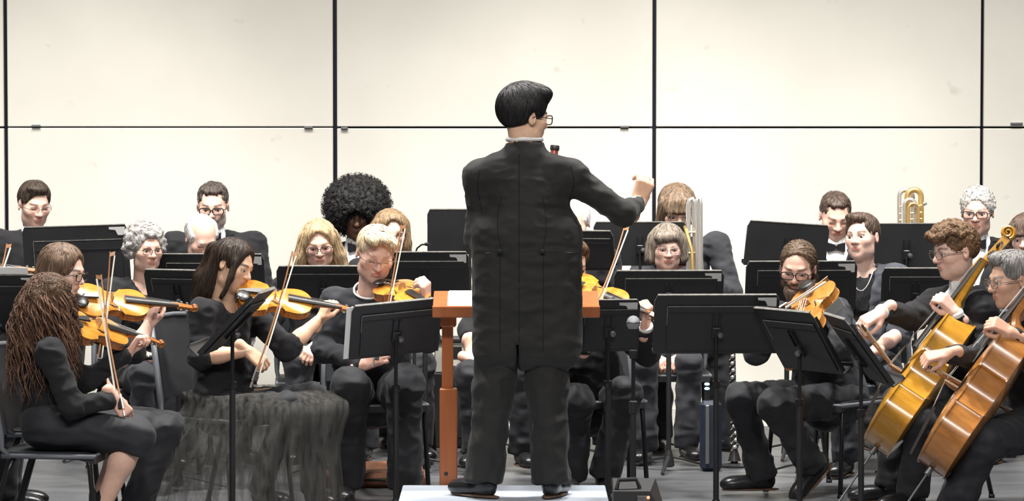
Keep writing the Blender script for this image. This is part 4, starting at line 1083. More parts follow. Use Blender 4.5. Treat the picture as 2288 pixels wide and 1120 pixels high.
def on_surface(o, pxs, lift=.001):          # points on a garment along a seam
    ml = np.array(parent_base(o.parent)); out = []
    for x, y in pxs:
        dr = unit(P(x, y, 1.0)-A(0, 0, HC)); ok, loc, nr, _ = o.ray_cast(Vector(A(0, 0, HC)-ml), Vector(dr))
        if ok: out.append(np.array(loc)+ml+np.array(nr)*lift)
    return out
bpy.context.view_layer.update()
coat = [o for o in _c['root'].children if o.name.startswith('top')][0]; coat.name = 'tailcoat'
for nm, line, r in (('centre_seam', [(1160+.2*math.sin(i), 345+i*12) for i in range(36)], .0016), ('waist_seam', [(1085+i*6.5, 566-4*math.sin(math.pi*i/32)) for i in range(33)], .0016),
                    ('side_seam', [(1120-14*math.sin(math.pi*i/20)*.6, 440+i*6) for i in range(21)], .0014), ('side_seam', [(1212+14*math.sin(math.pi*i/20)*.6, 440+i*6) for i in range(21)], .0014),
                    ('sleeve_seam', [(1275+7*math.sin(i*.5), 372+i*11) for i in range(9)], .002), ('sleeve_seam', [(1072-5*math.sin(i*.5), 380+i*11) for i in range(10)], .002), ('tail_crease', [(1117, 575+i*10) for i in range(22)], .0016), ('tail_crease', [(1214, 575+i*10) for i in range(22)], .0016)):
    pts = on_surface(coat, line, .0003)
    if len(pts) > 2: q = MB(); q.tube(pts, r, 5); q.build(nm, M['satin'], coat, True)
# ---- first violins, far left
PE['curly'] = person('young violinist with very long curly brown hair, cropped trousers and bare calves, nearest at left', 15.1, (112, 676), yaw=98, pitch=12, body=82, S=.93, res=.009,
    face=dict(skin='fair', brow='brown'), hair='long', hairc='brown', curly=True, hamp=.007, neck=(100, 752, .02), hip=(118, 946, .0), sh=((112, 786, -.15), (98, 782, .17)),
    arms=(dict(e=(160, 908, -.20), w=(250, 893, -.10), dir=(.6, .1, -.8), back=(.4, -.8, .3), curl=.7), dict(e=(190, 850, .26), w=(283, 792, .36), dir=(.55, 0, .8), back=(-.6, 0, .6), curl=.8, thumb=1)),
    legs=(((305, 978, -.10), (228, 1135, -.10)), ((300, 970, .12), (215, 1130, .10))), top='black', bottom=None, lower=False, wid=.95)
_p = PE['curly']; curls(_p['root'], _p['hc'], _p['Rh'], _p['S'], 'curlbrown', 560, .46, .07, r=.0042)
g = Field(np.minimum.reduce([_p['H']]+_p['kn'])-.22, np.maximum.reduce([_p['H']]+_p['kn'])+.2, .009); hjs = [_p['H']+_p['B']@A(s*.085, 0, 0) for s in (-1, 1)]
g.ell(_p['H'], (.135, .165, .12), k=.05)
for i in (0, 1):
    g.rc(hjs[i], _p['kn'][i], .09, .072, k=.04); sdir = _p['an'][i]-_p['kn'][i]; g.rc(_p['kn'][i], _p['kn'][i]+sdir*.18, .072, .07, k=.03, capb=True)
V, Q = g.mesh(); Nn = vnormals(V, Q); V = V+Nn*(.006*(1-1.6*np.abs(vnoise(V*np.array((9, 9, 16)), 9))))[:, None]; wobj('cropped_trousers', V, Q, M['trouser'], _p['root'])
g = Field(np.minimum.reduce(_p['kn']+_p['an'])-.1, np.maximum.reduce(_p['kn']+_p['an'])+.1, .009)
for i in (0, 1):
    a, b = _p['kn'][i], _p['an'][i]; g.rc(a, a*.65+b*.35+A(-.012, 0, 0), .050, .052, k=.03); g.rc(a*.65+b*.35+A(-.012, 0, 0), b, .052, .033, k=.03); g.ell(b+A(.05, 0, -.05), (.09, .04, .035), k=.03)
V, Q = g.mesh(); wobj('bare_calves', V, Q, M['skin'], _p['root'], True, np.tile(np.array(SKIN['fair'])*.95, (len(V), 1)))
for i in (0, 1): foot(_p['root'], _p['an'][i], (1, .1), .88)
chair_for(_p, 84, 'black chair under the long-haired curly violinist at the left edge', back=.045, s=.965)
fiddle('violin', 'orange violin of the curly-haired player, the lower of the two at left', 'violin', P(146, 716, 15.22), P(352, 764, 15.62)-P(146, 716, 15.22), A(.0, -.75, .75), group='violins')
bow('bow standing upright in the hand of the curly-haired violinist', P(272, 925, 14.98), P(221, 615, 15.2), A(-1, .2, 0), group='violin bows')

PE['spec'] = person('violinist with straight brown hair and glasses in profile, behind the curly-haired player', 15.85, (140, 606), yaw=72, pitch=14, body=80, S=.95, res=.010,
    face=dict(skin='pale', brow='brown', lid=.6), hair='girl', hairc=(.16, .10, .065), specs=('square', 'frame_black'), neck=(112, 682, .03), hip=(135, 930, .0),
    arms=(dict(e=(165, 840, -.16), w=(228, 850, -.02), dir=(.5, 0, -.6), curl=.8), dict(e=(300, 785, .26), w=(330, 728, .30), dir=(.25, 0, 1), back=(-.5, -.8, .3), curl=.9, thumb=-1, sleeve=.2)),
    legs=(((372, 962, -.06), (300, 1128, -.10)), ((376, 955, .14), (310, 1120, .14))), toes=((1, 0), (1, .1)), top='black')
chair_for(PE['spec'], 82, 'black chair of the glasses-wearing violinist, hidden behind the curly player', back=.05)
fiddle('violin', 'bright orange violin held level by the violinist with glasses at left', 'violin', P(164, 668, 15.85), P(428, 686, 16.08)-P(164, 668, 15.85), A(.0, -.7, .75), group='violins')
bow('pale bow raised highest at left, crossing the upper violin strings', P(217, 835, 15.72), P(251, 563, 15.85), A(1, .2, .1), group='violin bows')

PE['edge'] = person('violinist mostly outside the left edge, only violin arm and leg showing', 16.3, (-120, 560), yaw=60, body=70, S=.98, res=.014, face=dict(skin='fair'), hair='short', hairc='brown',
    arms=(dict(w=(-25, 740, -.1)), dict(w=(10, 690, .1), dir=(.3, 0, 1), curl=.8, thumb=-1)), legs=(((18, 905, -.05), (5, 1095, -.05)), ((25, 900, .15), (15, 1085, .15))), toes=((1, 0), (1, 0)))
chair_for(PE['edge'], 72, 'black chair cut off by the left edge of the picture')
fiddle('violin', 'orange violin whose tip just enters the left edge', 'violin', P(-195, 600, 16.25), A(1, .12, -.02), A(.0, -.6, .8), group='violins')
bow('bow rising at the far left edge in front of the dark suit', P(-18, 660, 16.2), P(20, 546, 16.3), A(1, 0, 0), group='violin bows')

# ---- tulle-skirt violinist
PE['tulle'] = person('violinist with dark half-tied hair and sheer black tulle skirt, playing', 16.5, (520, 592), yaw=62, pitch=20, roll=8, body=55, S=.96, res=.009,
    face=dict(skin='asian', brow='black', lid=.8), hair='tail', hairc='dark', hamp=.005, neck=(496, 668, .03), hip=(498, 905, .06), sh=((452, 694, -.09), (556, 690, .16)),
    arms=(dict(e=(447, 800, -.14), w=(548, 786, -.16), dir=(.75, -.1, -.6), back=(.4, -.8, .4), curl=.55, sleeve=.22), dict(e=(640, 782, .06), w=(712, 716, .16), dir=(.5, .1, .9), back=(-.7, -.5, .2), curl=.85, thumb=-1, sleeve=.3)),
    legs=(((640, 905, -.20), (585, 1085, -.12)), ((700, 885, .05), (700, 1085, .06))), toes=((.6, -.6), (.5, -.8)), top='black', bottom='trouser', legw=.8, neckhole=.075)
_p = PE['tulle']
chair_for(_p, 55, 'black chair of the tulle-skirt violinist, seen through the skirt', back=.06)
fiddle('violin', 'orange violin played by the woman in the tulle skirt', 'violin', P(530, 655, 16.42), P(795, 694, 16.52)-P(530, 655, 16.42), A(.02, -.62, .8), group='violins')
bow('pale bow slanting in front of the tulle-skirt violinist', P(566, 862, 16.22), P(658, 563, 16.36), A(1, .1, .2), group='violin bows')
q = MB(); cl = P(474, 573, 16.42); q.box(cl, (.022, .05, .045), Rz(40), ch=.006); 
hc_ = bpy.data.objects.new('x', None)
V = np.array(q.V); q2 = MB(); q2.ball(_p['hc']+_p['S']*(_p['Rh']@A(0, .105, .045)), A(.032, .012, .022), 6); q2.build('hair_clip', M['frame_metal'], _p['root'], True)
bpy.data.objects.remove(hc_)
def tulle_skirt(pn):
    # gathered sheer skirt: rings from the waist over the lap to the floor, with folds
    for layer, (ex, amp, seed) in enumerate(((1.0, .022, 1), (1.07, .03, 5))):
        rg = np.random.default_rng(seed); V = []; n = 120; rows = 16
        ks = rg.uniform(0, 6.28, 6)
        W0 = P(500, 848, 16.54); Hx = [P(500, 880, 16.55), P(566, 868, 16.52), P(600, 900, 16.5), P(555, 1000, 16.5), P(538, 1118, 16.5)]
        rx = [.17, .30, .35, .38, .43]; ry = [.15, .24, .30, .36, .42]
        tt = [0, .22, .42, .7, 1.0]
        for j in range(rows):
            t = j/(rows-1); cx = np.array([np.interp(t, tt, [h[k] for h in Hx]) for k in range(3)]); a_, b_ = np.interp(t, tt, rx)*ex, np.interp(t, tt, ry)*ex
            cx[2] = max(cx[2], .012)
            for i in range(n):
                a = 2*math.pi*i/n; f = 1+amp*(.3+2.2*t)*(math.sin(17*a+ks[0])+.7*math.sin(29*a+ks[1]+2*t)+.5*math.sin(11*a+ks[2]))*.55
                p = cx+A(a_*f*math.cos(a), b_*f*math.sin(a), 0)
                if j in (1, 2, 3): p[2] -= .06*max(0, -math.cos(a))*t*3      # falls away behind the lap
                p[2] = max(p[2], .01+.006*layer); V.append(p)
        Fc = np.array([(j*n+i, j*n+(i+1) % n, (j+1)*n+(i+1) % n, (j+1)*n+i) for j in range(rows-1) for i in range(n)])
        wobj('tulle_skirt', V, Fc[:, ::-1], M['tulle'], pn['root'], True)
tulle_skirt(_p)

# ---- blond violinist in the middle
PE['blond'] = person('blond short-haired violinist in charcoal sweater looking down at the strings', 17.25, (838, 566, -.22), yaw=14, pitch=24, roll=6, body=12, S=1.07, res=.009,
    face=dict(skin='pink', brow='sandy', browk=.5, lid=1.1, jaw=1.12, full=1.06), hair='quiff', hairc='platinum', hamp=.004, specs=('rimless', 'frame_metal', .0016), neck=(825, 650, -.12), hip=(835, 888, .06), sh=((748, 672, -.08), (908, 664, -.06)),
    arms=(dict(e=(722, 782, -.12), w=(812, 812, -.36), dir=(.6, -.3, .3), back=(0, -1, .3), curl=.7), dict(e=(955, 760, -.28), w=(952, 682, -.46), dir=(-.05, -.25, .9), back=(.85, -.5, .1), curl=.75, thumb=-1)),
    legs=(((782, 862, -.36), (775, 1072, -.30)), ((905, 858, -.40), (906, 1074, -.34))), top='char', bottom='trouser', wid=1.12, belly=1.15, legw=1.18)
_p = PE['blond']; q = MB(); ring = [_p['N']+_p['T']@A(.074*math.cos(a), .07*math.sin(a)-.012, .012+.02*math.sin(a)) for a in np.linspace(0, 2*math.pi, 24, endpoint=False)]; q.tube(ring, .005, 6, closed=True); q.build('undershirt_collar', M['white'], _p['root'], True)
chair_for(_p, 12, 'black chair of the blond short-haired violinist', back=.05)
fiddle('violin', 'amber violin tucked under the blond player\'s chin, pointing outwards', 'violin', P(862, 634, 17.0), A(.27, -.46, -.10), A(.22, -.78, .6), group='violins')
bow('bow held almost upright across the blond player\'s violin', P(838, 815, 16.75), P(901, 503, 16.85), A(1, .1, .2), group='violin bows')

# ---- violinist hidden behind the conductor
PE['hid'] = person('violinist in black suit almost wholly hidden behind the conductor, violin showing at right', 17.4, (1268, 592, -.05), yaw=30, pitch=15, roll=10, body=10, S=1.05, res=.010,
    face=dict(skin='fair'), hair='short', hairc='brown', neck=(1258, 680, .0), hip=(1325, 905, .1), sh=((1185, 705, 0), (1345, 700, .02)),
    arms=(dict(w=(1310, 770, -.4), dir=(.3, -.3, .6), curl=.8), dict(e=(1445, 790, -.16), w=(1442, 732, -.30), dir=(.1, -.2, .9), back=(.85, -.5, .1), curl=.8, thumb=-1)),
    legs=(((1290, 895, -.34), (1278, 1056, -.28)), ((1396, 880, -.36), (1352, 1052, -.30))), outfit='suit', top='suit', wid=1.05, belly=1.15, legw=1.04, cuffs=True)
chair_for(PE['hid'], 8, 'black chair of the violinist behind the conductor', back=.05)
fiddle('violin', 'orange violin peeking out to the right of the conductor\'s coat', 'violin', P(1262, 632, 17.25), P(1478, 712, 16.98)-P(1262, 632, 17.25), A(-.05, -.62, .75), group='violins')
bow('bow slanting below the conductor\'s raised arm', P(1325, 705, 17.0), P(1400, 507, 17.2), A(1, .1, .2), group='violin bows')

# ---- woodwinds behind
PE['greycurl'] = person('older woman with grey curls and thin glasses in black, turned slightly right', 18.2, (325, 557), yaw=30, pitch=4, body=22, S=.97, res=.011, face=dict(skin='fair', brow='grey', browk=.5, lid=.3), hair='curlmed', hairc='grey', curly=True, hamp=.006,
    specs=('square', 'frame_black', .0016, .026, .016), neckhole=.075, hip=(318, 848, .1), arms=(dict(w=(318, 792, -.32), dir=(1, -.3, -.1), curl=.6, sleeve=.92), dict(w=(382, 800, -.30), dir=(-.8, -.4, .0), back=(.3, -.5, .8), curl=.7)),
    legs=(((322, 842, -.42), (318, 1010, -.36)), ((372, 838, -.36), (372, 1004, -.3))), top='black', bottom='char')
chair_for(PE['greycurl'], 20, 'black chair of the grey-curled woman')
q = MB(); a, b = P(312, 800, 17.78), P(398, 796, 17.74); q.tube([a, b], .012, 10); fo = q.build('clarinet', M['ebony'], None, True); tag(fo, 'dark woodwind tube lying across the grey-curled woman\'s lap', 'clarinet')
for t in np.linspace(.1, .9, 7):
    k = MB(); k.ball(a+(b-a)*t+A(0, -.011, .006), A(.007, .003, .005), 5); k.build('key', M['silver'], fo, True)

PE['blonde'] = person('woman with long blonde hair and dark glasses, eyes lowered', 18.6, (713, 546), yaw=4, pitch=14, roll=-4, body=5, S=1.0, res=.011, face=dict(skin='fair', brow='sandy', lid=.9), hair='longwide', hairc='blonde', specs=('square', 'frame_black', .002, .027, .018), lean=.02,
    arms=(dict(w=(650, 778, -.30), dir=(.9, -.4, 0), curl=.6), dict(w=(712, 768, -.42), dir=(-.45, -.6, -.5), back=(.1, -.8, .6), curl=.5)), legs=(((668, 812, -.42), (668, 992, -.38)), ((748, 822, -.40), (745, 996, -.36))), top='black', bottom='char', neckhole=.072)
chair_for(PE['blonde'], 5, 'black chair of the long-haired blonde woman')
q = MB(); a, b = P(648, 786, 18.18), P(716, 780, 18.16); a = a+(a-b)*.5; b = b+(b-a)*.15; q.tube([a, b], .0095, 10); fo = q.build('flute', M['silver'], None, True); tag(fo, 'silver flute across the knees of the blonde woman', 'flute')
for t in np.linspace(.15, .95, 9):
    k = MB(); k.ball(a+(b-a)*t+A(0, -.009, .005), A(.008, .003, .006), 5); k.build('key', M['silver'], fo, True)

PE['bald'] = person('bald older man with white moustache, head bowed low in front of the tuxedoed man', 19.1, (450, 530), yaw=28, pitch=34, roll=-4, body=15, S=1.0, res=.013, face=dict(skin='pink', brow='white', blush=.7, lid=1, mous='white', scalp=1), hair='fringe', hairc='white', outfit='suit', top='suit', bow_tie=True)
chair_for(PE['bald'], 15, 'black chair of the bald man')
PE['behindblond'] = person('woman with long straight light-brown hair half hidden behind the blond violinist', 19.2, (872, 520), yaw=16, pitch=10, body=5, S=.98, res=.013, face=dict(skin='pink', brow='sandy', lid=.6), hair='long', hairc='sandy', specs=('square', 'frame_black', .002), top='black')
chair_for(PE['behindblond'], 5, 'black chair of the light-brown-haired woman behind the blond violinist')
PE['hidbass'] = person('seated player hidden behind the conductor, bare forearm and legs showing', 18.6, (1150, 580), yaw=0, body=0, S=1.0, res=.013, face=dict(skin='fair'), hair='short', hairc='brown', top='black', sleeve=.3,
    arms=(dict(e=(1048, 738, -.10), w=(1052, 800, -.36), dir=(.7, -.4, -.2), curl=.5), dict(w=(1200, 790, -.35), curl=.5)), legs=(((1048, 838, -.4), (1060, 1000, -.34)), ((1166, 842, -.4), (1166, 1000, -.34))))
chair_for(PE['hidbass'], 0, 'black chair behind the conductor\'s legs')
PE['hidgrey'] = person('grey-haired player whose cheek shows between the conductor\'s coat and arm', 19.3, (1283, 497), yaw=-10, pitch=20, body=0, S=1.0, res=.014, face=dict(skin='pink', brow='white', blush=.8), hair='fringe', hairc='white', outfit='suit', top='suit', bow_tie=True)
chair_for(PE['hidgrey'], 0, 'black chair of the grey-haired player behind the conductor')
PE['bob'] = person('elderly woman with grey-brown bob and thin glasses, sitting upright in black', 19.05, (1490, 553), yaw=4, pitch=8, body=0, S=.98, res=.011, face=dict(skin='pink', brow='grey', browk=.5, lid=.9, jaw=1.05), hair='bob', hairc=(.22, .18, .145), specs=('square', 'frame_metal', .0014, .026, .018),
    arms=(dict(w=(1450, 792, -.32), dir=(.6, -.4, -.35), back=(0, -.7, .8), curl=.55), dict(w=(1532, 792, -.32), dir=(-.6, -.4, -.35), back=(0, -.7, .8), curl=.55)), legs=(((1440, 815, -.42), (1442, 990, -.38)), ((1540, 815, -.42), (1534, 986, -.38))), top='black', bottom='char')
chair_for(PE['bob'], 0, 'black chair of the elderly woman with the bob')
PE['brass'] = person('player with shaggy brown hair in dark grey shirt, face behind brass tubing', 19.75, (1512, 470), yaw=8, pitch=24, body=8, S=1.08, res=.011, face=dict(skin='fair', brow='brown'), hair='shag', hairc=(.17, .115, .075), seatz=.52, wid=1.12, hamp=.006,
    arms=(dict(w=(1500, 600, -.34), dir=(.5, -.2, .6), curl=.8), dict(e=(1634, 655, -.05), w=(1560, 640, -.3), dir=(-.4, -.2, .6), curl=.8)), top='char', sh=((1452, 548, 0), (1602, 545, 0)))
chair_for(PE['brass'], 8, 'raised black chair of the brown-haired brass player', z=.07)

# ---- back row in evening dress
PE['clar'] = person('man with short dark hair and thin glasses looking down, black suit, far left back row', 19.75, (76, 457), yaw=28, pitch=16, body=15, S=1.03, res=.013, face=dict(skin='pink', brow='dark', lid=1, beard=(.25, 'dark')), hair='short', hairc=(.055, .04, .03), specs=('rimless', 'frame_metal', .0018), outfit='suit', top='suit', seatz=.53, wid=1.08, arms=(dict(w=(30, 640, -.3)), dict(w=(120, 640, -.3))))
chair_for(PE['clar'], 15, 'raised black chair at the far left of the back row', z=.08)
PE['goatee'] = person('man with grey goatee, dark glasses and black bow tie, back row left of centre', 19.9, (476, 460), yaw=0, pitch=14, body=0, S=1.06, res=.012, face=dict(skin='pink', brow='dark', lid=.6, beard=(.75, 'grey'), mous='grey', jaw=1.06), hair='crop', hairc=(.075, .06, .05), specs=('square', 'frame_black', .003, .029, .018), outfit='suit', top='suit', bow_tie=True, seatz=.55, wid=1.18)
lapels(PE['goatee']); chair_for(PE['goatee'], 0, 'raised black chair of the man with the goatee', z=.10)
PE['afro'] = person('man with a large round afro in tuxedo and white shirt, back row', 19.9, (798, 484), yaw=2, pitch=8, body=0, S=1.04, res=.012, face=dict(skin='dark', brow='black', lip=(.16, .07, .06), blush=0, lid=.8, nose=1.3), hair='afro', hairc='black', curly=True, hamp=.009, outfit='suit', top='suit', bow_tie=True, vdeep=.26)
lapels(PE['afro']); chair_for(PE['afro'], 0, 'black chair of the man with the afro')
PE['tux'] = person('man with cropped brown hair in tuxedo, bow tie and white shirt, chin down', 19.75, (1866, 482), yaw=6, pitch=26, body=0, S=1.05, res=.012, face=dict(skin='pink', brow='brown', lid=1.1, jaw=1.12, full=1.08), hair='crop', hairc=(.075, .05, .038), outfit='suit', top='suit', bow_tie=True, seatz=.53, vdeep=.26)
lapels(PE['tux']); chair_for(PE['tux'], 0, 'raised black chair of the cropped-hair man in tuxedo', z=.08)
PE['silver'] = person('man with curly silver hair and dark glasses in tuxedo, back row right', 19.5, (2184, 474), yaw=-14, pitch=6, body=-10, S=1.05, res=.012, face=dict(skin='pink', brow='grey', blush=.7, lid=.5), hair='curlyshort', hairc=(.5, .48, .45), curly=True, hamp=.004, specs=('square', 'frame_black', .0026, .029, .019), outfit='suit', top='suit', bow_tie=True, seatz=.53, vdeep=.26)
lapels(PE['silver']); chair_for(PE['silver'], -10, 'raised black chair of the silver-haired man', z=.08)
PE['redge'] = person('brown-haired player cut off by the right edge, behind the cellists', 19.0, (2294, 532), yaw=-20, pitch=8, body=-10, S=.98, res=.014, face=dict(skin='pale', brow='brown'), hair='shag', hairc=(.12, .08, .06), top='black')
chair_for(PE['redge'], -10, 'black chair cut off by the right edge of the picture')

# ---- violas and cellos, right
PE['beard'] = person('bearded man with glasses and tied-back brown hair bent over his viola', 17.3, (1783, 598, -.12), yaw=-14, pitch=20, roll=4, body=-38, S=1.03, res=.009, face=dict(skin='fair', brow='brown', lid=.9, beard=(.95, 'brown'), mous='brown'), hair='backtie', hairc=(.13, .085, .055), specs=('square', 'frame_black', .0026, .029, .019),
    neck=(1800, 678, -.02), hip=(1862, 892, .10), sh=((1728, 700, -.16), (1872, 695, .04)),
    arms=(dict(e=(1690, 790, -.22), w=(1742, 728, -.42), dir=(.3, -.4, .3), curl=.7), dict(e=(1880, 775, -.26), w=(1800, 775, -.66), dir=(-.7, -.3, .6), curl=.8)),
    legs=(((1655, 890, -.20), (1702, 1052, -.10)), ((1728, 905, -.38), (1812, 1030, -.20))), toes=((-1, -.1), (-.7, -.4)), toepitch=(0, 40), top='char', bottom='trouser', wid=1.06, belly=1.1)
_p = PE['beard']
g = Field((-.12, -.2, -.3), (.12, .05, .0), .006); g.ell((0, -.055, -.10), (.055, .045, .055), k=.02); g.rc((0, -.075, -.10), (0, -.085, -.19), .042, .03, k=.03); g.rc((0, -.085, -.19), (0, -.08, -.25), .03, .012, k=.02); g.ell((0, -.06, -.02), (.06, .075, .055), k=.02, mode='s'); g.ell((0, -.105, -.060), (.02, .02, .008), k=.01, mode='s')
V, Q = g.mesh(); Nn = vnormals(V, Q); V = V+Nn*(.005*vnoise(V*np.array((90, 90, 18)), 3))[:, None]; wobj('beard', _p['S']*V@_p['Rh'].T+_p['hc'], Q, M['hair'], _p['root'], True, np.tile(np.array((.13, .085, .06)), (len(V), 1)))
chair_for(_p, -42, 'black backless stool of the bearded viola player', back=.05, rest=False)
fiddle('viola', 'golden-brown viola under the bearded man\'s beard, pointing down to his stand', 'viola', P(1826, 634, 17.02), A(-.27, -.80, -.53), A(-.5, -.35, .8), L=.41, rib=.037, top='viola_top', side='viola_top')
bow('pale bow lying across the bearded man\'s viola', P(1728, 700, 16.66), P(1850, 622, 16.80), A(0, .3, -1), group=None)

PE['cardigan'] = person('woman with short dark hair in grey cardigan looking up to the left', 18.4, (1927, 531), yaw=-30, pitch=-4, roll=-4, body=-12, S=1.0, res=.011, face=dict(skin='pale', brow='brown', lid=.2), hair='short', hairc=(.10, .068, .05), outfit='suit', top='grey', vdeep=.42, neckhole=.07, collar=False,
    arms=(dict(w=(1890, 800, -.3)), dict(e=(2010, 745, -.12), w=(1950, 786, -.36), dir=(-.8, -.4, -.2), curl=.5, sleeve=.1)), legs=(((1885, 850, -.4), (1890, 1020, -.36)), ((1990, 850, -.38), (1990, 1020, -.34))), bottom='char')
_p = PE['cardigan']
for o in list(_p['root'].children):
    if o.name.startswith('shirt'): o.data.materials[0] = M['black']
    if o.name.startswith('jacket'): o.name = 'cardigan'
q = MB(); q.tube([_p['N']+_p['T']@A(.062*math.cos(a), -.02+.075*math.sin(a)*(1 if math.sin(a) > 0 else 1.35), .02 if math.sin(a) > 0 else .02-.12*abs(math.sin(a))**1.5) for a in np.linspace(0, 2*math.pi, 28, endpoint=False)], .003, 6, closed=True); q.build('necklace', M['silver'], _p['root'], True)
chair_for(_p, -12, 'black chair of the woman in the grey cardigan')

PE['cello1'] = person('young cellist with curly brown hair and glasses in profile, black jacket and white cuffs', 16.65, (2136, 562), yaw=-70, pitch=8, body=-62, S=1.04, res=.009, face=dict(skin='pale', brow='brown', lid=.6, blush=.7), hair='mop', hairc=(.17, .10, .055), curly=True, hamp=.005, specs=('square', 'frame_metal', .002),
    neck=(2152, 648, .03), hip=(2175, 912, .12), sh=((2090, 682, .12), (2192, 688, -.12)),
    arms=(dict(e=(2042, 708, -.10), w=(1972, 698, -.30), dir=(-.8, -.3, -.45), back=(-.3, -.5, .8), curl=.5, hs=1.05), dict(e=(2168, 800, -.22), w=(2136, 704, -.30), dir=(-.7, -.1, .75), back=(.35, -.75, .5), curl=.75, thumb=1)),
    legs=(((2010, 900, .22), (1990, 1075, .2)), ((2055, 945, -.42), (2040, 1092, -.35))), toes=((-1, -.1), (-.8, -.5)), outfit='suit', top='suit', bottom='trouser', cuffs=True, wid=1.08, vdeep=.24)
chair_for(PE['cello1'], -62, 'black chair of the young curly-haired cellist', back=.05)
def cello(label, bot, top_, dbot, dtop, sidec, L=.74, endp=.35):
    a = P(*bot, dbot); b = P(*top_, dtop); return fiddle('cello', label, 'cello', a, b-a, A(-.87, -.10, -.48), L=L, rib=.125, top=sidec, side=sidec, chin=False, endpin=endp, group='cellos')
cello('golden cello held by the young curly-haired cellist', (1930, 985), (2228, 548), 16.3, 16.52, 'cello_gold')
bow('cello bow in the young cellist\'s outstretched hand', P(1919, 722, 16.22), P(2075, 935, 16.72), A(.5, .5, .3), k=1.2, group='cello bows')

PE['cello2'] = person('cellist with short grey hair and glasses in black at the right edge', 15.85, (2262, 626), yaw=-72, pitch=8, body=-62, S=1.03, res=.010, face=dict(skin='tan', brow='steel', lid=.4, blush=.6), hair='short', hairc='steel', specs=('square', 'frame_metal', .002), neck=(2288, 708, .03), hip=(2322, 945, .1), sh=((2230, 750, .12), (2330, 752, -.10)),
    arms=(dict(e=(2188, 800, -.18), w=(2118, 792, -.34), dir=(-.85, -.2, -.15), back=(-.2, -.5, .8), curl=.75), dict(e=(2330, 830, -.2), w=(2262, 748, -.34), dir=(-.8, -.1, .45), back=(.3, -.7, .6), curl=.8, thumb=1)),
    legs=(((2185, 925, .25), (2140, 1110, .22)), ((2195, 985, -.36), (2125, 1148, -.30))), toes=((-1, 0), (-.8, -.5)), top='black', bottom='trouser', legw=1.15)
chair_for(PE['cello2'], -62, 'black chair of the grey-haired cellist at the right edge', back=.05)
cello('amber cello of the grey-haired cellist, nearest at right', (2052, 1030), (2350, 590), 15.5, 15.72, 'cello_red')
bow('cello bow in the fist of the grey-haired cellist', P(2068, 818, 15.45), P(2300, 945, 15.85), A(.5, .5, .3), k=1.2, group='cello bows')
# ------------------------------------------------------------------ music stands
S_ = {}
S_[1] = stand('music stand at far left hiding the suited man, thin papers along its top', 172, 592, 18.9, .56, .42, yaw=-4, tilt=10, roll=-2, rib=True)
S_[2] = stand('music stand cut off by the left edge, white page corner showing', -20, 680, 15.9, .42, .28, yaw=0, tilt=20, tagged=(.06, .03))
S_[3] = stand('music stand behind the tulle-skirt violinist, in front of the bald man', 470, 622, 18.4, .56, .26, yaw=-3, tilt=16)
S_[4] = stand('low music stand beside the grey-curled woman', 398, 655, 17.4, .34, .24, yaw=-22, tilt=20, tagged=False)
S_[5] = stand('music stand under the face of the long-haired blonde woman', 722, 640, 17.9, .46, .22, yaw=0, tilt=22, tagged=False)
S_[6] = stand('music stand right of the blond violinist with grey label at its corner', 950, 618, 18.2, .44, .26, yaw=2, tilt=16)
S_[7] = stand('tall blank music stand half hidden by the conductor\'s left side', 1050, 518, 19.4, .46, .25, yaw=2, tilt=12, rib=False, tagged=False)
S_[8] = stand('music stand just right of the conductor at chest height, under his arm', 1300, 560, 18.7, .34, .22, yaw=-12, tilt=20, tagged=False)
S_[9] = stand('music stand left of the grey-bobbed woman', 1430, 545, 19.35, .50, .24, yaw=0, tilt=10, tagged=False, rib=False)
S_[10] = stand('wide music stand under the chin of the grey-bobbed woman', 1494, 650, 18.3, .56, .22, yaw=2, tilt=20)
S_[11] = stand('wide music stand in the foreground right of the conductor, pole before the brass player', 1600, 725, 16.1, .56, .29, yaw=3, tilt=22, base_yaw=-20)
S_[12] = stand('music stand beside the conductor\'s right hip, behind the microphone', 1358, 728, 16.2, .29, .24, yaw=10, tilt=12, base_yaw=50)
S_[13] = stand('tall music stand hiding the lap of the tuxedoed man with cropped hair', 1758, 548, 18.95, .44, .24, yaw=8, tilt=10, roll=4, tagged=False, rib=False)
S_[14] = stand('music stand behind the bearded man, grey label beside the cardigan', 1790, 638, 17.95, .56, .25, yaw=5, tilt=14)
S_[15] = stand('music stand of the bearded viola player, desk slanting down to the right', 1782, 762, 15.9, .44, .33, yaw=-58, tilt=33, tagged=False, base_yaw=40)
S_[16] = stand('narrow edge-on music stand between bearded man and young cellist', 1916, 782, 15.6, .46, .36, yaw=-83, tilt=36, tagged=False, base_yaw=10)
S_[17] = stand('tall music stand under the upturned brass horn', 2025, 555, 19.2, .36, .27, yaw=2, tilt=10, tagged=False, rib=False)
S_[18] = stand('music stand left of the young cellist, behind his bow arm', 2045, 650, 18.0, .34, .24, yaw=0, tilt=18, tagged=False)
S_[19] = stand('edge-on music stand in front of the tulle-skirt violinist', 531, 720, 15.6, .44, .38, yaw=84, tilt=44, tagged=False, base_yaw=10)
S_[20] = stand('music stand before the blond violinist, desk tilted with cream page edge', 884, 735, 16.1, .42, .28, yaw=20, tilt=28, roll=-5, tagged=False, base_yaw=30)
sheet('cream pages sticking out left of the blond violinist\'s stand', S_[20], -.235, .17, .27, 0)
sheet('white pages on the cut-off stand at the left edge', S_[2], -.18, .17, .31)
sheet('white pages on the edge-on stand before the tulle-skirt violinist', S_[19], -.2, .2, .31)
sheet('white pages on the edge-on stand left of the young cellist', S_[16], -.22, .22, .34)
q = MB(); q.box((0, 0, 0), (.098, .004, .05), Rz(-40)@Ry(-38), P(1866, 689, 15.95), ch=.001); tag(q.build('grey_card', mat('grey_card', (.16, .16, .155), .6)), 'small grey card sticking up beside the bearded man\'s stand', 'card')
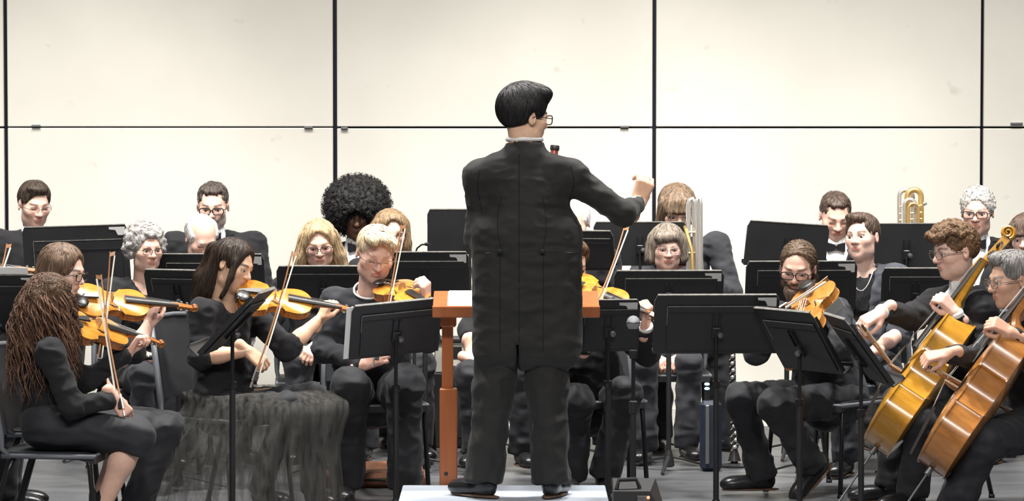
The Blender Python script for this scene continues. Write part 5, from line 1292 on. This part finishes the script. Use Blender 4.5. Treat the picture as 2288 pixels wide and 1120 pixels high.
# ------------------------------------------------------------------ conductor's podium, lectern, microphone, loudspeaker
M['podium'] = mat('podium_pale_paint', (.42, .47, .54), .5, noise=.08, nscale=5)
a = P(900, 1092, 15.9); b = P(1352, 1092, 15.9); zt = PODZ
pr = empty('podium', ((a[0]+b[0])/2, 15.43, 0), 'low pale blue podium the conductor stands on', 'podium')
q = MB(); q.box(((a[0]+b[0])/2, 15.43, zt-.0125), (b[0]-a[0], .94, .025), ch=.004); q.build('deck', M['podium'], pr)
q = MB(); q.box(((a[0]+b[0])/2, 15.43, (zt-.025)/2), (b[0]-a[0]-.05, .88, zt-.025)); q.build('skirt', M['char'], pr)
q = MB(); q.box(((a[0]+b[0])/2, 14.965, zt-.012), (b[0]-a[0], .012, .03)); q.build('edge_trim', M['steel'], pr)
# lectern: cherry column in two stages and a sloping desk
ld = 15.98; cx = P(1002, 900, ld)[0]
lr = empty('conductor_lectern', (cx, ld, 0), 'cherry-wood conductor\'s lectern on a square column beside the conductor', 'lectern')
ztop = P(0, 702, ld)[2]; zmid = P(0, 868, ld)[2]
q = MB(); q.box((cx, ld, zmid/2+.02), (.078, .078, zmid-.04), ch=.004); q.build('lower_column', M['cherry'], lr)
q = MB(); q.box((cx-.004, ld, (zmid+ztop)/2-.02), (.05, .05, ztop-zmid+.04), ch=.003); q.build('upper_column', M['cherry'], lr)
q = MB(); q.lathe((cx-.01, ld-.039, P(0, 1057, ld)[2]), (0, -1, 0), [(0, .009), (.003, .009), (.004, .005)], 12); q.build('column_bolt', M['ebony'], lr, True)
q = MB(); q.box((cx, ld, .02), (.42, .36, .04), ch=.006); q.build('foot', M['cherry'], lr)
dx0, dx1 = P(968, 0, ld)[0], P(1338, 0, ld)[0]; RmD = Rx(-77); dc = A((dx0+dx1)/2, ld-.02, ztop+.045)
q = MB(); q.box((0, 0, 0), (dx1-dx0, .02, .36), RmD, dc, ch=.003); q.build('desk', M['cherry'], lr)
q = MB(); q.box((0, -.02, -.18), (dx1-dx0, .05, .016), RmD, dc, ch=.003); q.build('lip', M['cherry'], lr)
q = MB(); q.box((cx, ld, ztop-.03), (.07, .12, .05), ch=.006); q.build('desk_bracket', M['cherry'], lr)
sr = empty('score', dc+RmD@A(-.20, -.02, 0), 'open white orchestral score on the cherry-wood lectern', 'score')
for k in (-1, 1):
    q = MB(); 
    for i in range(4): q.box((-.02+k*.145, -.0125-.0022*i, .0), (.28-.004*i, .002, .31-.004*i), RmD, dc)
    q.build('page_block', M['paper'], sr)
# microphone on a straight stand
md = 14.9; mp = P(1415, 735, md)
mr = empty('microphone_stand', (mp[0], md, 0), 'straight black microphone stand right of the conductor', 'microphone stand')
q = MB(); q.tube([(mp[0], md, .02), (mp[0], md, .62)], .0125, 10); q.build('lower_tube', M['stand'], mr, True)
q = MB(); q.tube([(mp[0], md, .60), (mp[0], md, mp[2]-.10)], .0085, 10); q.build('upper_tube', M['pole'], mr, True)
q = MB(); q.lathe((mp[0], md, .6), (0, 0, 1), [(0, .014), (.004, .018), (.05, .018), (.055, .01)], 12); q.build('clutch', M['rubber'], mr, True)
q = MB(); q.lathe((mp[0], md, 0), (0, 0, 1), [(0, .125), (.012, .125), (.02, .11), (.035, .02), (.06, .016)], 28); q.build('round_base', M['stand'], mr, True)
mm = empty('microphone', (mp[0], md, mp[2]-.1), 'grey dynamic microphone with mesh head on the straight stand', 'microphone')
M['mesh'] = mat('mic_mesh', (.3, .31, .32), .45, metal=.8, bump=1, bscale=900)
q = MB(); q.lathe((mp[0], md, mp[2]-.12), (0, 0, 1), [(0, .006), (.0, .011), (.03, .013), (.10, .018), (.125, .021)], 16); q.build('handle', mat('mic_grey', (.09, .1, .115), .5), mm, True)
q = MB(); q.lathe((mp[0], md, mp[2]), (0, 0, 1), [(0, .021), (.012, .027), (.022, .0285), (.026, .028), (.042, .024), (.052, .013), (.055, .002)], 20); q.build('grille', M['mesh'], mm, True)
q = MB(); q.lathe((mp[0], md, mp[2]+.022), (0, 0, 1), [(0, .0285), (.002, .0298), (.006, .0298), (.008, .0285)], 20); q.build('band', M['steel'], mm, True)
q = MB(); q.lathe((mp[0], md, mp[2]-.125), (0, 0, 1), [(0, .014), (.004, .0165), (.035, .0175), (.036, .014)], 14); q.build('clip', M['rubber'], mm, True)
# wedge monitor
sd = 14.45; s0 = P(1365, 1076, sd); s1 = P(1492, 1076, sd)
wr_ = empty('stage_monitor', ((s0[0]+s1[0])/2, sd+.1, 0), 'black moulded wedge loudspeaker on the floor in front of the podium', 'loudspeaker')
ht = s0[2]
q = MB(); x0, x1 = s0[0], s1[0]; y0, y1 = sd-.13, sd+.14
V = [(x0, y0, 0), (x1, y0, 0), (x1, y1, 0), (x0, y1, 0), (x0+.008, y0+.03, ht*.92), (x1-.075, y0+.03, ht*.92), (x1-.045, y1-.02, ht), (x0+.01, y1-.02, ht), (x1, y0+.02, ht*.55), (x1, y1, ht*.6)]
q.add(V, [(0, 3, 2, 1), (4, 5, 6, 7), (0, 1, 8, 5, 4), (1, 2, 9, 8), (8, 9, 6, 5), (2, 3, 7, 6, 9), (3, 0, 4, 7)]); o = q.build('cabinet', M['plastic'], wr_)
q = MB(); q.tube([(x0+.02, y0+.06, ht*.93), (x0+.03, y0+.07, ht+.012), (x0+.10, y0+.08, ht+.014), (x0+.115, y0+.08, ht*.94)], .009, 8); q.build('carry_handle', M['rubber'], wr_, True)
q = MB(); q.box((x0+.128, y0+.012, ht*.60), (.05, .012, ht*.55)); pn_ = q.build('control_panel', M['steel'], wr_)
for i in range(5):
    for j in range(2):
        q = MB(); q.lathe((x0+.115+.024*j, y0+.004, ht*(.40+.10*i)), (0, -1, 0), [(0, .006), (.006, .005), (.007, .001)], 8); q.build('knob', M['tag'], pn_, True)
M['led'] = bpy.data.materials.new('red_led'); M['led'].use_nodes = True; _b = M['led'].node_tree.nodes['Principled BSDF']; _b.inputs['Base Color'].default_value = (1, .1, .05, 1); _b.inputs['Emission Color'].default_value = (1, .12, .06, 1); _b.inputs['Emission Strength'].default_value = 6
q = MB(); q.ball((x0+.146, y0+.002, ht*.86), .006, 6); q.build('power_light', M['led'], pn_, True)
# cable looped on the floor at the podium corner
q = MB(); q.tube([P(800, 1130, 14.9)*A(1, 1, 0)+A(0, 0, .01), P(830, 1112, 15.2)*A(1, 1, 0)+A(0, 0, .01), P(868, 1100, 15.4)*A(1, 1, 0)+A(0, 0, .01), P(905, 1098, 15.45)*A(1, 1, 0)+A(0, 0, .01), P(930, 1098, 15.5)*A(1, 1, 0)+A(0, 0, .01)], .008, 8); tag(q.build('cable', M['rubber'], None, True), 'black cable curving on the floor left of the podium', 'cable')
# ------------------------------------------------------------------ winds and brass
def tubes(name, label, cat, loops, m='brass', parts=None, loc=None, group=None):
    root = empty(name, loc if loc is not None else np.asarray(loops[0][1][0]), label, cat, group)
    for nm, pts, r, mm in loops: q = MB(); q.tube(pts, r, 12); q.build(nm, M[mm], root, True)
    return root
def fix_loops(l): return l
# trombone-like brass held upright before the brown-haired player
bd = 19.3; T1 = lambda x, y, dd=0: P(x, y, bd+dd)
root = empty('baritone_horn', T1(1545, 600), 'gold and silver brass horn held upright before the brown-haired player', 'brass horn')
for nm, pts, r, mm in (('slide_tube', [T1(1538, 640), T1(1538, 462), T1(1541, 448), T1(1547, 444), T1(1552, 452), T1(1553, 640)], .013, 'silver'), ('slide_tube', [T1(1557, 640, -.03), T1(1557, 455, -.03), T1(1559, 444, -.03), T1(1564, 444, -.03), T1(1566, 458, -.03), T1(1566, 640, -.03)], .011, 'silver'),
                       ('leadpipe', [T1(1528, 500, .08), T1(1534, 520, -.04), T1(1546, 560, -.07), T1(1548, 640, -.07)], .010, 'brass'), ('bell', [T1(1570, 660, .05), T1(1562, 560, .06), T1(1556, 500, .06), T1(1552, 470, .06)], [.015, .018, .025, .028], 'silver')):
    q = MB(); q.tube(pts, r, 12); q.build(nm, M[mm], root, True)
for i in range(3):
    q = MB(); c = T1(1542+9*i, 590+4*i, -.06); q.lathe(c, (0, 0, 1), [(-.05, .001), (-.05, .017), (.06, .017), (.065, .012), (.07, .012), (.085, .004), (.088, .011), (.093, .011), (.094, .001)], 12); q.build('valve', M['brass'], root, True)
for py in (520, 566, 612):
    q = MB(); q.tube([T1(1536, py, -.01), T1(1567, py-2, -.03)], .005, 6); q.build('brace', M['brass'], root, True)
# upturned horn at right: bundle of bent tubes
ud = 19.75; T2 = lambda x, y, dd=0: P(x, y, ud+dd)
root = empty('euphonium', T2(2034, 640), 'brass horn with curved tubes rising behind the tall stand at right', 'brass horn')
def arch(x0, x1, yt, yb, dd, r, mm, nm='bow_tube'):
    pts = [T2(x0, yb, dd)]; cx, rx = (x0+x1)/2, abs(x1-x0)/2
    for i in range(11): a = math.pi*(1-i/10); pts.append(T2(cx+rx*math.cos(a), yt+rx-rx*math.sin(a), dd))
    pts.append(T2(x1, yb, dd)); q = MB(); q.tube(pts, r, 12); q.build(nm, M[mm], root, True)
arch(2009, 2039, 424, 640, .03, .014, 'silver'); arch(2027, 2058, 424, 640, -.02, .016, 'brass'); arch(2020, 2046, 446, 600, -.06, .011, 'silver'); arch(2030, 2052, 455, 560, -.09, .008, 'brass')
for x in (2024, 2035, 2046):
    q = MB(); q.lathe(T2(x, 490, -.08), (0, 0, 1), [(-.1, .001), (-.1, .018), (.03, .018), (.036, .013), (.05, .004), (.055, .012), (.06, .012), (.061, .001)], 12); q.build('valve', M['brass'], root, True)
for y in (462, 478, 492):
    q = MB(); q.tube([T2(2010, y, -.02), T2(2060, y-3, -.05)], .004, 6); q.build('brace', M['brass'], root, True)
q = MB(); q.ball(T2(2064, 455, -.02), A(.02, .012, .012), 6); q.build('water_key', M['silver'], root, True)
# bassoon bell above the conductor's shoulder
q = MB(); a, b = P(1194, 800, 18.28), P(1240, 327, 18.42); br_ = empty('bassoon', a, 'top of a dark red bassoon rising behind the conductor\'s shoulder', 'bassoon')
q.tube([a, a+(b-a)*.6, a+(b-a)*.94, b], [.017, .019, .021, .020], 14); q.build('bass_joint', M['bassoon'], br_, True)
q = MB(); u_ = unit(b-a); q.lathe(b-u_*.022, u_, [(0, .0215), (.004, .0245), (.020, .0245), (.026, .023), (.026, .015), (.01, .014)], 16); q.build('bell_ring', M['ebony'], br_, True)
# gooseneck microphone behind the blond violinist
g0 = P(925, 572, 18.6); gm = empty('gooseneck_microphone', g0, 'thin black gooseneck microphone arching above the stand right of the blond player', 'microphone')
q = MB(); q.tube([P(926, 640, 18.6), P(926, 572, 18.6), P(932, 555, 18.58), P(942, 547, 18.55), P(952, 546, 18.52)], .0045, 8); q.build('gooseneck', M['rubber'], gm, True)
q = MB(); q.tube([P(951, 546, 18.525), P(960, 546, 18.5)], [.009, .008], 8); q.build('capsule', M['rubber'], gm, True)
q = MB(); q.tube([P(926, 1000, 18.6)*A(1, 1, 0)+A(0, 0, .01), P(926, 640, 18.6)], .009, 8); q.tube([P(926, 0, 18.6)*A(1, 1, 0)+A(0, 0, .0), P(926, 0, 18.6)*A(1, 1, 0)+A(0, 0, .02)], .1, 16); q.build('stem', M['stand'], gm, True)
# standing clarinet with silver keys on a peg, right of the elderly woman
cd = 18.5; a, b = P(1641, 1020, cd), P(1636, 770, cd); a[2] = .03
cr_ = empty('bass_clarinet', a, 'black woodwind with silver keys standing upright between the stand poles', 'clarinet')
q = MB(); q.tube([a, a+(b-a)*.1, b], [.035, .017, .016], 12); q.build('tube', M['ebony'], cr_, True)
for i in range(14):
    t = .12+.06*i; c = a+(b-a)*t; q = MB(); q.ball(c+A(random.uniform(-.012, .012), -.018, 0), A(.012, .005, .010), 5); q.tube([c+A(-.016, -.012, -.02), c+A(.014, -.016, .02)], .003, 5); q.build('key', M['silver'], cr_, True)
q = MB(); q.lathe(A(a[0], a[1], 0), (0, 0, 1), [(0, .09), (.01, .09), (.02, .02), (.04, .012)], 16); q.build('peg_base', M['stand'], cr_, True)
# blue-lit bag / case standing beside it
kd = 18.3; c0 = P(1588, 1030, kd); c0[2] = 0
M['navy'] = mat('navy_fabric', (.008, .014, .032), .6, bump=.4, bscale=300, noise=.3, nscale=12)
kb = empty('instrument_bag', c0, 'navy upright instrument bag on the floor right of the elderly woman', 'bag')
q = MB(); q.box((c0[0], c0[1], .18), (.11, .10, .36), ch=.02); q.build('bag_body', M['navy'], kb)
q = MB(); q.box((c0[0]-.02, c0[1]-.055, .19), (.02, .012, .30), ch=.003); q.build('pocket_strip', M['steel'], kb)
M['blueled'] = bpy.data.materials.new('blue_lamp'); M['blueled'].use_nodes = True; _b = M['blueled'].node_tree.nodes['Principled BSDF']; _b.inputs['Base Color'].default_value = (.4, .7, 1, 1); _b.inputs['Emission Color'].default_value = (.35, .7, 1, 1); _b.inputs['Emission Strength'].default_value = 4
q = MB(); q.tube([(c0[0]-.02, c0[1], .34), (c0[0]-.02, c0[1], P(0, 855, kd)[2])], .012, 8); q.build('clip_post', M['stand'], kb, True)
for py in (858, 868): q = MB(); q.ball((c0[0]-.02, c0[1]-.018, P(0, py, kd)[2]), A(.014, .007, .007), 6); q.build('blue_light', M['blueled'], kb, True)
# brown case with a fiddle on the floor under the blond player's chair
vd = 17.6; c1 = P(835, 1062, vd); c1[2] = 0
vc = empty('violin_case', c1, 'brown open violin case lying on the floor under the blond violinist', 'violin case')
M['tanleather'] = mat('tan_leather', (.22, .09, .045), .5, noise=.4, nscale=14, bump=.5, bscale=40)
q = MB(); q.box((c1[0], c1[1], .035), (.52, .22, .07), ch=.02); q.build('case_shell', M['tanleather'], vc)
q = MB(); q.box((c1[0]+.04, c1[1]+.02, .09), (.40, .18, .03), Rz(8), ch=.012); V = np.array(q.V)
q = MB(); q.box((0, 0, 0), (.38, .16, .03), Rz(8)@Rx(12), A(c1[0]+.05, c1[1]+.02, .085), ch=.012); q.build('lid_flap', M['tanleather'], vc)
q = MB(); q.tube([A(c1[0]-.06, c1[1]-.118, .04), A(c1[0]-.03, c1[1]-.135, .045), A(c1[0]+.03, c1[1]-.135, .045), A(c1[0]+.06, c1[1]-.118, .04)], .007, 8); q.build('handle', M['ebony'], vc, True)
# pale keyboard-like amplifier behind the lectern column
ad = 19.6; a0, a1 = P(975, 760, ad), P(1046, 830, ad)
am = empty('amplifier', (P(1010, 0, ad)[0], ad, 0), 'pale grey amplifier on a box behind the lectern column', 'amplifier')
M['cream'] = mat('cream_panel', (.55, .53, .47), .5, noise=.1, nscale=10)
q = MB(); q.box((P(1012, 0, ad)[0], ad, (a0[2]+a1[2])/2), (.20, .22, a0[2]-a1[2]), ch=.006); q.build('cabinet', M['cream'], am)
q = MB(); q.box((P(1012, 0, ad)[0], ad, a0[2]+.006), (.24, .25, .018), ch=.003); q.build('lid', M['stand'], am)
q = MB(); q.box((P(1012, 0, ad)[0], ad, a1[2]/2), (.24, .26, a1[2]), ch=.006); q.build('crate', M['plastic'], am)
q = MB(); q.box((P(1022, 0, ad)[0], ad-.112, a0[2]-.06), (.05, .006, .06)); q.build('screen', M['ebony'], am)
for i in range(4): q = MB(); q.lathe((P(1000+8*i, 0, ad)[0], ad-.11, a0[2]-.14), (0, -1, 0), [(0, .010), (.01, .009), (.011, .001)], 10); q.build('knob', M['steel'], am, True)
# water bottle on the floor at left
wd_ = 16.6; c2 = P(97, 1095, wd_); c2[2] = 0
wb_ = empty('water_bottle', c2, 'clear plastic water bottle with dark cap on the floor at left', 'bottle')
M['pet'] = bpy.data.materials.new('clear_plastic'); M['pet'].use_nodes = True; _b = M['pet'].node_tree.nodes['Principled BSDF']; _b.inputs['Transmission Weight'].default_value = .9; _b.inputs['Roughness'].default_value = .08; _b.inputs['Base Color'].default_value = (.85, .9, .95, 1)
q = MB(); q.lathe(c2, (0, 0, 1), [(0, .001), (0, .032), (.01, .035), (.06, .033), (.07, .035), (.13, .035), (.165, .016), (.19, .013)], 18); q.build('bottle_body', M['pet'], wb_, True)
q = MB(); q.lathe(c2+A(0, 0, .188), (0, 0, 1), [(0, .001), (0, .016), (.02, .016), (.022, .012), (.022, .001)], 14); q.build('cap', M['navy'], wb_, True)
